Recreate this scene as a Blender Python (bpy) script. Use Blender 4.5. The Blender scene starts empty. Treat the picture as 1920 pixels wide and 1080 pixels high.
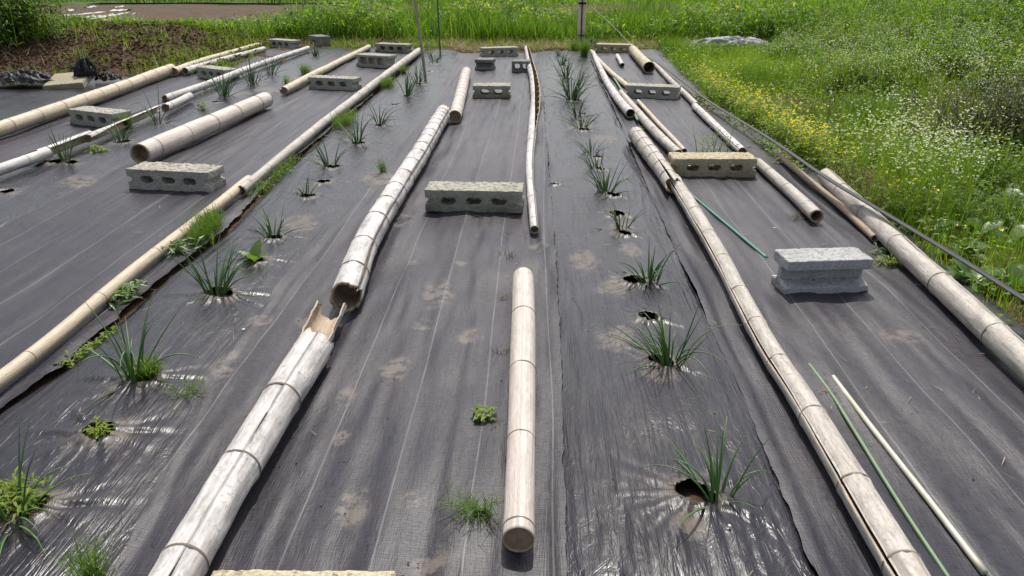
import bpy, bmesh, math, random
import numpy as np
from mathutils import Vector, Matrix

R = math.radians
rng = np.random.default_rng(7)
random.seed(7)
scene = bpy.context.scene
COL = scene.collection

# ------------------------------------------------------------------ camera
F_PX = 1480.0
PITCH = R(22.66)
YAW = R(1.79)
CAM_H = 0.95
cam_d = bpy.data.cameras.new('camera')
cam_d.sensor_width = 36.0
cam_d.lens = 36.0 * F_PX / 1920.0
cam_d.clip_start = 0.02
cam_d.clip_end = 2000
cam = bpy.data.objects.new('camera', cam_d)
cam.location = (0, 0, CAM_H)
cam.rotation_euler = (math.pi / 2 - PITCH, 0, YAW)
COL.objects.link(cam)
scene.camera = cam

# ------------------------------------------------------------------ world and sun
SUN_EL, SUN_AZ = R(56), R(4)          # azimuth clockwise from +Y
w = bpy.data.worlds.new('World')
scene.world = w
w.use_nodes = True
nt = w.node_tree
for n in list(nt.nodes):
    nt.nodes.remove(n)
sky = nt.nodes.new('ShaderNodeTexSky')
sky.sky_type = 'NISHITA'
sky.sun_disc = False
sky.sun_elevation = SUN_EL
sky.sun_rotation = SUN_AZ
sky.air_density = 1.0
sky.dust_density = 3.5
sky.ozone_density = 0.6
bg = nt.nodes.new('ShaderNodeBackground')
bg.inputs['Strength'].default_value = 0.15
wo = nt.nodes.new('ShaderNodeOutputWorld')
hs = nt.nodes.new('ShaderNodeHueSaturation')      # thin bright haze: a paler sky
hs.inputs['Saturation'].default_value = 0.55
hs.inputs['Value'].default_value = 1.08
nt.links.new(sky.outputs[0], hs.inputs['Color'])
nt.links.new(hs.outputs[0], bg.inputs[0])
nt.links.new(bg.outputs[0], wo.inputs[0])

sun_d = bpy.data.lights.new('sun', 'SUN')
sun_d.energy = 4.0
sun_d.angle = R(0.55)
sun_d.color = (1.0, 0.955, 0.89)
sun = bpy.data.objects.new('sun', sun_d)
sdir = Vector((math.sin(SUN_AZ) * math.cos(SUN_EL), math.cos(SUN_AZ) * math.cos(SUN_EL), math.sin(SUN_EL)))
sun.rotation_euler = (-sdir).to_track_quat('-Z', 'Y').to_euler()
sun.location = (0, 6, 12)
COL.objects.link(sun)

vs = scene.view_settings
vs.view_transform = 'Standard'
vs.look = 'None'
vs.exposure = 0.13
vs.gamma = 1.0
vs.use_curve_mapping = False
scene.render.resolution_x = 1024
scene.render.resolution_y = 576

# ------------------------------------------------------------------ noise
def _hash(ix, iy, seed):
    n = (ix.astype(np.int64) * 374761393 + iy.astype(np.int64) * 668265263 + seed * 144665) & 0x7fffffff
    n = ((n ^ (n >> 13)) * 1274126177) & 0x7fffffff
    n = n ^ (n >> 16)
    return (n & 0xffff) / 65535.0

def vnoise(x, y, seed=0):
    x = np.asarray(x, float); y = np.asarray(y, float)
    x, y = np.broadcast_arrays(x, y)
    ix = np.floor(x); iy = np.floor(y)
    fx = x - ix; fy = y - iy
    fx = fx * fx * (3 - 2 * fx); fy = fy * fy * (3 - 2 * fy)
    a = _hash(ix, iy, seed); b = _hash(ix + 1, iy, seed)
    c = _hash(ix, iy + 1, seed); d = _hash(ix + 1, iy + 1, seed)
    return (a * (1 - fx) + b * fx) * (1 - fy) + (c * (1 - fx) + d * fx) * fy

def fbm(x, y, seed=0, o=3):
    v = 0; a = .5; s = 0
    for k in range(o):
        v = v + a * vnoise(np.asarray(x) * 2 ** k, np.asarray(y) * 2 ** k, seed + 17 * k)
        s += a; a *= .5
    return v / s

def sstep(a, b, x):
    t = np.clip((np.asarray(x, float) - a) / (b - a), 0, 1)
    return t * t * (3 - 2 * t)

# ------------------------------------------------------------------ pixel -> place
ROT = cam.rotation_euler.to_matrix()
def ray(px, py):
    d = ROT @ Vector(((px - 960) / F_PX, -(py - 540) / F_PX, -1.0))
    return d
def P0(px, py, z=0.0):
    d = ray(px, py)
    t = (z - CAM_H) / d.z
    return (d.x * t, d.y * t)

def edge(pxs):
    a = sorted([P0(*p) for p in pxs], key=lambda q: q[1])
    return np.array([q[1] for q in a]), np.array([q[0] for q in a])
def lin(e, y):
    ys, xs = e
    y = np.asarray(y, float)
    v = np.interp(y, ys, xs)
    s0 = (xs[1] - xs[0]) / (ys[1] - ys[0])
    v = np.where(y < ys[0], xs[0] + (y - ys[0]) * np.clip(s0, -.08, .08), v)
    return v

E_F4R = edge([(1530, 1080), (1385, 720), (1300, 540), (1232, 390), (1165, 235), (1105, 103)])
E_F4L = edge([(1058, 1080), (1050, 720), (1043, 560), (1033, 400), (1018, 200), (1006, 100)])
E_F2R = edge([(222, 1080), (395, 720), (555, 505), (704, 353), (818, 193), (860, 100)])
E_F2L = edge([(0, 778), (130, 692), (300, 538), (430, 436), (530, 328), (640, 232), (760, 130), (796, 98)])
E_M5R = edge([(1920, 640), (1640, 402), (1545, 340), (1440, 262), (1330, 190), (1262, 120), (1236, 96)])
def X_F0R(y): return -2.02 + .03 * (vnoise(y * .9, 0, 5) - .5)
def X_F0L(y): return -2.66 + .04 * (vnoise(y * .8, 0, 6) - .5)
def X_M9L(y): return -3.42 + .05 * (vnoise(y * .8, 0, 7) - .5)
Y_END = 9.0
Y0 = 0.45

def hump(x, l, r):
    u = (x - l) / (r - l)
    s = np.clip(1 - (2 * u - 1) ** 2, 0, 1)
    return np.sqrt(s) * .6 + s * .4

def H(x, y):
    """height of the ground surface the sheets lie on"""
    x = np.asarray(x, float); y = np.asarray(y, float)
    x, y = np.broadcast_arrays(x, y)
    z = .022 * (fbm(x * .9, y * .9, 3) - .5)
    inp = (1 - sstep(9.0, 9.6, y))
    b = np.zeros_like(z)
    b = b + .030 * hump(x, lin(E_F4L, y) - .02, lin(E_F4R, y) + .02) * ((x > lin(E_F4L, y) - .02) & (x < lin(E_F4R, y) + .02))
    b = b + .030 * hump(x, lin(E_F2L, y), lin(E_F2R, y) + .02) * ((x > lin(E_F2L, y)) & (x < lin(E_F2R, y) + .02))
    b = b + .030 * hump(x, X_F0L(y), X_F0R(y)) * ((x > X_F0L(y)) & (x < X_F0R(y)))
    z = z + b * inp
    # weedy soil bank beyond the left strips
    m = sstep(7.0, 8.1, y) * (1 - sstep(-4.0, -3.2, x + .15 * (y - 8))) * (1 - sstep(9.5, 12.0, y))
    m2 = m * (.06 + .19 * fbm(x * 1.3, y * 1.3, 11))
    z = z + m2
    # weed bank beyond the far end
    z = z + .05 * sstep(9.3, 10.4, y) * (1 - sstep(11.5, 13, y)) * fbm(x * .8, y * .8, 12)
    # meadow on the right a little bumpy
    md = sstep(0, .5, x - lin(E_M5R, np.clip(y, 2.0, 9)))
    z = z + md * .05 * (fbm(x * 1.3, y * 1.3, 13) - .45)
    return z

def P(px, py, lift=0.0):
    z = lift
    for _ in range(5):
        x, y = P0(px, py, z)
        z = float(H(x, y)) + lift
    return Vector((x, y, z))

def scale_at(p):
    """photo pixels per metre at a place"""
    d = p - Vector((0, 0, CAM_H))
    fw = ROT @ Vector((0, 0, -1))
    return F_PX / d.dot(fw)

# ------------------------------------------------------------------ mesh helpers
def mesh_np(name, verts, groups, attrs=None, uv=None, smooth=True, mats=(), mat_idx=None):
    me = bpy.data.meshes.new(name)
    verts = np.asarray(verts, np.float32)
    me.vertices.add(len(verts))
    me.vertices.foreach_set('co', verts.ravel())
    loops = np.concatenate([np.asarray(g, np.int32).ravel() for g in groups if len(g)])
    tot = np.concatenate([np.full(len(g), np.asarray(g).shape[1], np.int32) for g in groups if len(g)])
    start = np.concatenate([[0], np.cumsum(tot)[:-1]]).astype(np.int32)
    me.loops.add(len(loops))
    me.loops.foreach_set('vertex_index', loops)
    me.polygons.add(len(tot))
    me.polygons.foreach_set('loop_start', start)
    me.polygons.foreach_set('use_smooth', np.full(len(tot), smooth, bool))
    for m in mats:
        me.materials.append(m)
    if mat_idx is not None:
        me.polygons.foreach_set('material_index', np.asarray(mat_idx, np.int32))
    me.update(calc_edges=True)
    me.validate(clean_customdata=False)
    if attrs:
        for k, v in attrs.items():
            a = me.attributes.new(k, 'FLOAT', 'POINT')
            a.data.foreach_set('value', np.asarray(v, np.float32).ravel())
    if uv is not None:
        l = me.uv_layers.new(name='UVMap')
        l.data.foreach_set('uv', np.asarray(uv, np.float32)[loops].ravel())
    return me

def link(name, me, parent=None, loc=(0, 0, 0), rotz=0.0):
    o = bpy.data.objects.new(name, me)
    COL.objects.link(o)
    if parent is not None:
        o.parent = parent
    o.location = loc
    o.rotation_euler = (0, 0, rotz)
    return o

def tag(o, label=None, cat=None, group=None, kind=None):
    if label: o['label'] = label
    if cat: o['category'] = cat
    if group: o['group'] = group
    if kind: o['kind'] = kind
    return o

def thing(name, label, cat, loc, rotz=0.0, group=None):
    o = bpy.data.objects.new(name, None)
    o.empty_display_size = .05
    COL.objects.link(o)
    o.location = loc
    o.rotation_euler = (0, 0, rotz)
    return tag(o, label, cat, group)

# ------------------------------------------------------------------ materials
def new_mat(name):
    m = bpy.data.materials.new(name)
    m.use_nodes = True
    t = m.node_tree
    for n in list(t.nodes):
        t.nodes.remove(n)
    out = t.nodes.new('ShaderNodeOutputMaterial')
    b = t.nodes.new('ShaderNodeBsdfPrincipled')
    t.links.new(b.outputs[0], out.inputs[0])
    return m, t, b, out

class N:
    """small node-building helper"""
    def __init__(s, t): s.t = t
    def add(s, typ, **kw):
        n = s.t.nodes.new(typ)
        for k, v in kw.items(): setattr(n, k, v)
        return n
    def l(s, a, b): s.t.links.new(a, b)
    def coords(s, kind='Object', scale=(1, 1, 1)):
        tc = s.add('ShaderNodeTexCoord'); mp = s.add('ShaderNodeMapping')
        mp.inputs['Scale'].default_value = scale
        s.l(tc.outputs[kind], mp.inputs['Vector'])
        return mp.outputs[0]
    def noise(s, vec, scale, detail=4, rough=.55, dist=0):
        n = s.add('ShaderNodeTexNoise')
        n.inputs['Scale'].default_value = scale
        n.inputs['Detail'].default_value = detail
        n.inputs['Roughness'].default_value = rough
        n.inputs['Distortion'].default_value = dist
        if vec is not None: s.l(vec, n.inputs['Vector'])
        return n.outputs['Fac']
    def ramp(s, fac, stops, interp='LINEAR'):
        n = s.add('ShaderNodeValToRGB')
        n.color_ramp.interpolation = interp
        e = n.color_ramp.elements
        while len(e) < len(stops): e.new(.5)
        for i, (p, c) in enumerate(stops):
            e[i].position = p
            e[i].color = c if len(c) == 4 else (*c, 1)
        s.l(fac, n.inputs[0])
        return n.outputs[0]
    def g(s, fac, a, b):
        return s.ramp(fac, [(a, (0, 0, 0)), (b, (1, 1, 1))])
    def mix(s, fac, a, b, blend='MIX'):
        n = s.add('ShaderNodeMix', data_type='RGBA', blend_type=blend)
        for sock, v in ((n.inputs[0], fac), (n.inputs[6], a), (n.inputs[7], b)):
            if hasattr(v, 'is_linked'): s.l(v, sock)
            elif isinstance(v, (int, float)): sock.default_value = v
            else: sock.default_value = (*v, 1) if len(v) == 3 else v
        return n.outputs[2]
    def math(s, op, a, b=None):
        n = s.add('ShaderNodeMath', operation=op)
        for i, v in enumerate((a, b)):
            if v is None: continue
            if hasattr(v, 'is_linked'): s.l(v, n.inputs[i])
            else: n.inputs[i].default_value = v
        return n.outputs[0]
    def bump(s, h, strength, dist, prev=None):
        n = s.add('ShaderNodeBump')
        n.inputs['Strength'].default_value = strength
        n.inputs['Distance'].default_value = dist
        s.l(h, n.inputs['Height'])
        if prev is not None: s.l(prev, n.inputs['Normal'])
        return n.outputs[0]
    def attr(s, name):
        n = s.add('ShaderNodeAttribute'); n.attribute_name = name
        return n.outputs['Fac']

DUST = (.19, .155, .125)

def mat_weed_mat():
    m, t, b, out = new_mat('woven_weed_mat')
    n = N(t)
    v = n.coords('Object')
    big = n.noise(v, 1.6, 4, .6)
    fib = n.noise(n.coords('Object', (420, 26, 1)), 1.0, 2, .5)
    fib2 = n.noise(n.coords('Object', (30, 380, 1)), 1.0, 2, .5)
    weave = n.math('ADD', fib, fib2)
    streak = n.noise(n.coords('Object', (9, 1.3, 1)), 1.0, 5, .65)
    base = n.mix(n.g(weave, .8, 1.2), (.011, .0102, .0145), (.030, .0285, .038))
    base = n.mix(n.math('MULTIPLY', n.g(streak, .50, .80), .30), base, (.055, .054, .058))
    dn = n.math('MULTIPLY', n.math('MULTIPLY', n.g(big, .42, .75), n.g(n.noise(v, 60, 2, .7), .3, .65)), .24)
    base = n.mix(dn, base, DUST)
    fine = n.noise(v, 24, 4, .7)
    stain = n.math('MULTIPLY', n.g(n.attr('dirt'), .15, .7), n.g(fine, .44, .56))
    base = n.mix(n.math('MULTIPLY', stain, .50), base, DUST)
    fr = n.math('ABSOLUTE', n.math('SUBTRACT', n.math('FRACT', n.math('ADD', n.attr('lx'), .5)), .5))
    lmask = n.ramp(fr, [(.007, (1, 1, 1)), (.015, (0, 0, 0))])
    ln = n.math('MULTIPLY', lmask, n.math('ADD', .35, n.math('MULTIPLY', n.g(n.noise(v, 9, 4, .6), .3, .7), .65)))
    base = n.mix(ln, base, (.125, .128, .13))
    n.l(base, b.inputs['Base Color'])
    b.inputs['Roughness'].default_value = .42
    b.inputs['Specular IOR Level'].default_value = .21
    n1 = n.bump(weave, .5, .001)
    n2 = n.bump(n.noise(n.coords('Object', (26, 5, 1)), 1.0, 4, .6, .6), .38, .004, n1)
    n3 = n.bump(n.noise(v, 18, 4, .6, 1.2), .18, .004, n2)
    n.l(n3, b.inputs['Normal'])
    return m

def mat_film():
    m, t, b, out = new_mat('black_mulch_film')
    n = N(t)
    v = n.coords('Object')
    big = n.noise(v, 2.2, 5, .62)
    fine = n.noise(v, 30, 4, .7)
    base = n.mix(n.g(n.noise(v, 3.5, 2), .3, .7), (.008, .0074, .0112), (.017, .0158, .0235))
    dn = n.math('MULTIPLY', n.math('MULTIPLY', n.g(big, .45, .75), n.g(fine, .3, .6)), .18)
    base = n.mix(dn, base, (.13, .115, .10))
    st = n.math('MULTIPLY', n.attr('dirt'), n.g(fine, .38, .58))
    base = n.mix(n.math('MULTIPLY', st, .62), base, (.20, .165, .125))
    n.l(base, b.inputs['Base Color'])
    ro = n.math('ADD', .27, n.math('MULTIPLY', n.math('MAXIMUM', st, dn), .45))
    n.l(ro, b.inputs['Roughness'])
    b.inputs['Specular IOR Level'].default_value = .27
    wr = n.noise(n.coords('Object', (75, 5, 1)), 1.0, 3, .6, 1.2)
    wr2 = n.noise(n.coords('Object', (34, 15, 1)), 1.0, 3, .6, 1.8)
    msk = n.g(n.noise(v, 3.0, 2), .40, .62)
    hh = n.math('ADD', n.math('MULTIPLY', wr, n.math('SUBTRACT', 1.15, msk)), n.math('MULTIPLY', n.math('MULTIPLY', wr2, msk), .9))
    n1 = n.bump(hh, .6, .006)
    n.l(n1, b.inputs['Normal'])
    return m

def mat_soil(name, c0, c1, straw=.0, rough=.95):
    m, t, b, out = new_mat(name)
    n = N(t)
    v = n.coords('Object')
    a = n.noise(v, 4, 6, .65)
    f = n.noise(v, 45, 6, .75)
    base = n.mix(n.g(a, .3, .7), c0, c1)
    base = n.mix(n.math('MULTIPLY', n.g(f, .35, .7), .6), base, tuple(x * 1.55 for x in c1))
    n.l(base, b.inputs['Base Color'])
    b.inputs['Roughness'].default_value = rough
    b.inputs['Specular IOR Level'].default_value = .21
    n1 = n.bump(f, .9, .012)
    n2 = n.bump(n.noise(v, 14, 4, .6), .8, .03, n1)
    n.l(n2, b.inputs['Normal'])
    return m

def mat_leaf(name, stops, transl=.35, rough=.5, spec=.35):
    m, t, b, out = new_mat(name)
    n = N(t)
    c = n.ramp(n.attr('tint'), stops)
    n.l(c, b.inputs['Base Color'])
    b.inputs['Roughness'].default_value = rough
    b.inputs['Specular IOR Level'].default_value = spec
    tr = n.add('ShaderNodeBsdfTranslucent')
    tc = n.mix(1.0, c, (1.45, 1.55, .55), 'MULTIPLY')
    n.l(tc, tr.inputs[0])
    ms = n.add('ShaderNodeMixShader')
    ms.inputs[0].default_value = transl
    n.l(b.outputs[0], ms.inputs[1]); n.l(tr.outputs[0], ms.inputs[2])
    n.l(ms.outputs[0], out.inputs[0])
    return m

def mat_bamboo(name, c_lo, c_hi, c_spot, spot=.5, streak=.6, rough=.55, scale=1.0, weather=.45):
    m, t, b, out = new_mat(name)
    n = N(t)
    # UV: x = metres along the culm, y = turns round it
    tc = n.add('ShaderNodeTexCoord')
    def mp(s):
        k = n.add('ShaderNodeMapping'); k.inputs['Scale'].default_value = s
        oi = n.add('ShaderNodeObjectInfo')
        cmb = n.add('ShaderNodeCombineXYZ')
        n.l(n.math('MULTIPLY', oi.outputs['Random'], 37.0), cmb.inputs[2])
        n.l(tc.outputs['UV'], k.inputs[0])
        va = n.add('ShaderNodeVectorMath', operation='ADD')
        n.l(k.outputs[0], va.inputs[0]); n.l(cmb.outputs[0], va.inputs[1])
        return va.outputs[0]
    fib = n.noise(mp((3.0 * scale, 46, 1)), 1.0, 3, .65)
    fine = n.noise(mp((30 * scale, 60, 1)), 1.0, 3, .7)
    blot = n.noise(mp((9 * scale, 4, 1)), 1.0, 4, .72, .4)
    spk = n.noise(mp((85 * scale, 26, 1)), 1.0, 3, .7)
    base = n.mix(n.g(blot, .3, .7), c_lo, c_hi)
    base = n.mix(n.math('MULTIPLY', n.g(fib, .46, .75), streak), base, tuple(x * .50 for x in c_lo))
    base = n.mix(n.math('MULTIPLY', n.math('MULTIPLY', n.g(spk, .56, .70), n.g(blot, .25, .6)), spot), base, c_spot)
    base = n.mix(n.math('MULTIPLY', n.g(fine, .46, .66), .45), base, tuple(x * .62 for x in c_lo))
    wea = n.noise(mp((5.5 * scale, 7, 1)), 1.0, 4, .75, .6)
    base = n.mix(n.math('MULTIPLY', n.g(wea, .50, .64), weather), base, tuple(x * .55 for x in c_lo))
    crack = n.math('MULTIPLY', n.g(n.noise(mp((.9 * scale, 30, 1)), 1.0, 2, .4), .70, .725), .8)
    base = n.mix(n.math('MULTIPLY', crack, streak), base, tuple(x * .25 for x in c_lo))
    n.l(base, b.inputs['Base Color'])
    b.inputs['Roughness'].default_value = rough
    b.inputs['Specular IOR Level'].default_value = .35
    n1 = n.bump(fib, .45, .0025)
    n2 = n.bump(fine, .35, .0015, n1)
    n.l(n2, b.inputs['Normal'])
    return m

def mat_plain(name, c, rough=.7, c2=None, nscale=12, spec=.3, bump=.0, metal=0):
    m, t, b, out = new_mat(name)
    n = N(t)
    v = n.coords('Object')
    f = n.noise(v, nscale, 5, .65)
    n.l(n.mix(n.g(f, .3, .7), c, c2 or tuple(x * .7 for x in c)), b.inputs['Base Color'])
    b.inputs['Roughness'].default_value = rough
    b.inputs['Specular IOR Level'].default_value = spec
    b.inputs['Metallic'].default_value = metal
    if bump:
        n.l(n.bump(f, .8, bump), b.inputs['Normal'])
    return m

def mat_concrete(name, c_lo, c_hi, pit=(.10, .095, .08), pits=.6, moss=None):
    m, t, b, out = new_mat(name)
    n = N(t)
    v = n.coords('Object')
    a = n.noise(v, 9, 6, .7)
    f = n.noise(v, 150, 3, .75)
    base = n.mix(n.g(a, .3, .7), c_lo, c_hi)
    base = n.mix(n.math('MULTIPLY', n.g(f, .42, .62), .55), base, tuple(x * .5 for x in c_lo))
    vo = n.add('ShaderNodeTexNoise'); vo.inputs['Scale'].default_value = 52; vo.inputs['Detail'].default_value = 2
    n.l(v, vo.inputs['Vector'])
    tc2 = n.add('ShaderNodeTexCoord'); sn = n.add('ShaderNodeSeparateXYZ'); n.l(tc2.outputs['Normal'], sn.inputs[0])
    topm = n.math('ADD', n.math('MULTIPLY', n.g(sn.outputs[2], .3, .8), .82), .18)      # the rough cut side is the pitted one
    pm = n.math('MULTIPLY', n.g(vo.outputs['Fac'], .565, .605), topm)
    base = n.mix(n.math('MULTIPLY', pm, pits), base, pit)
    if moss:
        sx = n.add('ShaderNodeSeparateXYZ'); n.l(v, sx.inputs[0])
        mk = n.math('MULTIPLY', n.math('SUBTRACT', 1.0, n.g(sx.outputs[2], .0, .085)), n.g(n.noise(v, 14, 4, .6), .32, .6))
        base = n.mix(n.math('MULTIPLY', mk, .75), base, moss)
    n.l(base, b.inputs['Base Color'])
    b.inputs['Roughness'].default_value = .93
    b.inputs['Specular IOR Level'].default_value = .2
    n1 = n.bump(n.math('SUBTRACT', 1.0, pm), .6, .004)
    n2 = n.bump(f, .8, .0025, n1)
    n.l(n2, b.inputs['Normal'])
    return m

M = {}
M['mat'] = mat_weed_mat()
M['film'] = mat_film()
M['soil'] = mat_soil('plot_soil', (.042, .023, .014), (.080, .046, .027))
M['crumb'] = mat_leaf('soil_crumb', [(0, (.035, .022, .014)), (.6, (.085, .055, .036)), (1, (.15, .105, .072))], .02, .95, .05)
M['straw'] = mat_leaf('dry_straw', [(0, (.16, .115, .055)), (.5, (.30, .235, .13)), (1, (.42, .36, .23))], .15, .8, .1)
M['onion'] = mat_leaf('onion_leaf', [(0, (.34, .38, .20)), (.12, (.13, .21, .07)), (.5, (.080, .17, .060)), (.85, (.125, .235, .058)), (1, (.45, .36, .12))], .25, .42, .45)
M['grass'] = mat_leaf('meadow_grass_blade', [(0, (.058, .112, .013)), (.5, (.130, .220, .023)), (.85, (.22, .30, .036)), (1, (.34, .35, .08))], .5)
M['bank'] = mat_leaf('bank_weed_blade', [(0, (.032, .080, .013)), (.5, (.092, .180, .021)), (.85, (.20, .285, .034)), (1, (.40, .37, .14))], .5)
M['horsetail'] = mat_leaf('horsetail_branch', [(0, (.060, .125, .024)), (.6, (.12, .20, .042)), (1, (.18, .26, .06))], .4)
M['broad'] = mat_leaf('broad_leaf', [(0, (.050, .110, .030)), (.6, (.10, .185, .045)), (1, (.16, .24, .06))], .35, .4, .45)
M['clover'] = mat_leaf('low_leaf', [(0, (.048, .100, .013)), (.6, (.122, .21, .022)), (1, (.26, .30, .038))], .45)
M['yellow'] = mat_leaf('yellow_petal', [(0, (.65, .50, .02)), (1, (.85, .68, .03))], .3)
M['white'] = mat_leaf('white_petal', [(0, (.46, .50, .32)), (1, (.74, .75, .60))], .3)
M['twig'] = mat_leaf('dry_twig', [(0, (.045, .040, .018)), (.6, (.085, .075, .035)), (1, (.16, .13, .07))], .1, .8, .1)
M['shrub'] = mat_leaf('dull_shrub_leaf', [(0, (.035, .048, .014)), (.6, (.080, .095, .030)), (1, (.15, .155, .06))], .35)
M['bwhite'] = mat_bamboo('bleached_bamboo', (.42, .390, .368), (.72, .69, .665), (.19, .175, .16), .95, .55, weather=.68)
M['bgrey'] = mat_bamboo('speckled_grey_bamboo', (.35, .315, .27), (.54, .50, .445), (.13, .11, .09), .85, .28, weather=.6)
M['btan'] = mat_bamboo('tan_bamboo', (.44, .36, .255), (.60, .52, .39), (.17, .13, .085), .55, .4)
M['bpink'] = mat_bamboo('smooth_pinkish_bamboo', (.47, .405, .35), (.63, .565, .505), (.25, .21, .175), .45, .50, weather=.3)
M['bgold'] = mat_bamboo('mottled_yellow_bamboo', (.43, .36, .22), (.58, .52, .37), (.17, .13, .07), .6, .3)
M['bbrown'] = mat_bamboo('brown_bamboo', (.26, .19, .125), (.40, .31, .21), (.11, .08, .05), .5, .6)
M['bin'] = mat_bamboo('bamboo_inner_wall', (.34, .26, .18), (.50, .40, .29), (.16, .11, .07), .5, .7)
M['bdark'] = mat_plain('bamboo_diaphragm', (.34, .245, .165), .85, (.20, .14, .09), 60, .1)
M['ring'] = mat_plain('node_scar', (.30, .255, .205), .8, (.16, .13, .10), 30, .2)
M['ring2'] = mat_plain('dark_node_scar', (.12, .10, .08), .8, (.20, .17, .14), 30, .2)
M['conc'] = mat_concrete('weathered_concrete', (.32, .305, .255), (.47, .455, .39), pits=.7)
M['conc_moss'] = mat_concrete('mossy_concrete', (.31, .295, .24), (.46, .44, .37), pits=.7, moss=(.105, .098, .045))
M['conc_y'] = mat_concrete('yellow_lichen_concrete', (.40, .345, .225), (.54, .485, .345), (.17, .135, .075), .55, moss=(.19, .14, .075))
M['conc_b'] = mat_concrete('grey_concrete', (.34, .34, .335), (.50, .50, .49), (.18, .18, .175), .45)
M['conc_d'] = mat_concrete('dark_concrete', (.18, .175, .155), (.28, .27, .24), (.08, .08, .07), .6)
M['slab'] = mat_concrete('sandy_slab', (.33, .29, .19), (.42, .38, .27), (.22, .19, .12), .3)
M['black'] = mat_plain('black_plastic', (.010, .010, .011), .55, (.022, .022, .024), 9, .25, .004)
M['rope'] = mat_plain('black_strap', (.014, .015, .017), .6, (.03, .031, .034), 25, .25)
M['greypl'] = mat_plain('grey_plastic_sheet', (.20, .20, .215), .6, (.28, .285, .30), 9, .3, .004)
M['whitepl'] = mat_plain('pale_plastic_strip', (.34, .345, .35), .6, (.46, .465, .46), 5, .3, .004)
M['greenrod'] = mat_plain('green_coated_rod', (.035, .17, .115), .4, (.07, .22, .15), 10, .5)
M['greenrod2'] = mat_plain('faded_green_stake', (.10, .19, .10), .5, (.17, .24, .12), 9, .4)
M['pipe'] = mat_plain('rusty_pale_pipe', (.42, .38, .27), .45, (.58, .56, .48), 16, .5)
M['wood'] = mat_plain('old_wood', (.72, .62, .51), .85, (.56, .47, .38), 18, .2, .004)
M['greywood'] = mat_plain('grey_stick', (.40, .35, .30), .85, (.28, .245, .20), 18, .2, .004)
M['darkgreen'] = mat_plain('dark_green_pole', (.02, .10, .05), .4, (.03, .13, .06), 10, .5)
M['white_bit'] = mat_plain('white_scrap', (.72, .72, .70), .7)

# ------------------------------------------------------------------ graded rows
def graded(y0, y1, d0, d1):
    ys = [y0]
    while ys[-1] < y1:
        f = min(1, max(0, (ys[-1] - 1.0) / 8.0))
        ys.append(ys[-1] + d0 + (d1 - d0) * f)
    ys[-1] = y1
    return np.array(ys)

# planting holes: photo pixel and half width in photo pixels
HOLES4 = [(1303, 930, 36), (1240, 682, 24), (1216, 598, 19), (1190, 530, 21), (1158, 405, 15), (1172, 441, 13), (1150, 369, 13),
          (1121, 297, 9), (1126, 320, 9), (1095, 246, 11), (1090, 230, 7), (1091, 216, 6), (1080, 190, 8), (1068, 150, 6), (1056, 126, 6), (1040, 348, 8)]
HOLES2 = [(186, 814, 30), (58, 955, 34), (265, 712, 26), (412, 553, 26), (478, 490, 17), (514, 448, 15), (606, 343, 13), (577, 370, 14),
          (624, 315, 12), (672, 271, 12), (712, 238, 9), (741, 198, 8), (762, 182, 7), (788, 160, 7), (815, 120, 6), (806, 135, 6)]
HOLES0 = [(12, 362, 15), (108, 305, 18), (134, 308, 12), (230, 268, 14), (312, 235, 8), (404, 193, 8), (430, 182, 7), (494, 151, 7), (478, 160, 6), (380, 206, 6), (574, 114, 4)]
def hole_world(hs):
    out = []
    for px, py, hw in hs:
        p = P(px, py)
        out.append((p.x, p.y, hw / scale_at(p)))
    return out
W4, W2, W0 = hole_world(HOLES4), hole_world(HOLES2), hole_world(HOLES0)
ALLH = W4 + W2 + W0

# dust blotches: pixel centre, half width px, stretch along the row
BLOTS = [(648, 755, 34, 2.0), (642, 828, 26, 1.6), (1092, 492, 38, 2.6), (148, 342, 50, 1.2), (862, 236, 26, 2.2), (795, 618, 34, 1.4),
         (778, 497, 20, 1.2), (775, 950, 40, 1.2), (880, 640, 40, 1.5), (715, 340, 60, 1.2), (800, 1065, 60, 1.4), (870, 500, 24, 1.2),
         (1580, 900, 60, .5), (590, 610, 50, 1.2), (215, 735, 34, 1.6), (560, 420, 60, 1.5), (1290, 985, 60, 1.2), (1160, 640, 50, 1.5),
         (1150, 545, 50, 1.2), (1170, 430, 44, 1.4), (1135, 262, 40, 1.5), (1085, 240, 36, 1.4), (1185, 470, 30, 1.6), (745, 420, 50, 1.5),
         (820, 560, 50, 2.0), (420, 700, 40, 2.5), (490, 610, 30, 1.5), (660, 960, 50, 2), (740, 700, 45, 2), (1690, 640, 60, .8),
         (500, 170, 40, 1.1), (560, 150, 40, 1.2), (450, 175, 30, 1.2), (250, 150, 60, .6), (1240, 700, 60, 1.0), (1010, 470, 30, 1.5)]
BW = []
for px, py, hw, st in BLOTS:
    p = P(px, py)
    BW.append((p.x, p.y, .72 * hw / scale_at(p), st))

def dirt_at(x, y, holes=()):
    d = np.zeros_like(x)
    wob = .6 + .8 * fbm(x * 14, y * 14, 31)
    for bx, by, r, st in BW:
        q = np.sqrt(((x - bx) / r) ** 2 + ((y - by) / (r * st)) ** 2) / wob
        d = np.maximum(d, .85 * (1 - sstep(.45, 1.15, q)))
    for hx, hy, r in holes:
        q = np.hypot(x - hx, y - hy) / (r * wob)
        d = np.maximum(d, .7 * (1 - sstep(.9, 2.6, q)))
    return d

def soil_z(x, y):
    """bare soil: under the sheets it lies a little lower, dug out in the planting holes"""
    z = H(x, y)
    inside = (x > X_M9L(y) - 1.6) & (x < lin(E_M5R, y) - .02) & (y < Y_END)
    z = z - .016 * inside
    for hx, hy, r in ALLH:
        q = np.hypot(x - hx, y - hy) / r
        z = z + .007 * (1 - sstep(.6, 1.2, q))
    return z

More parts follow.
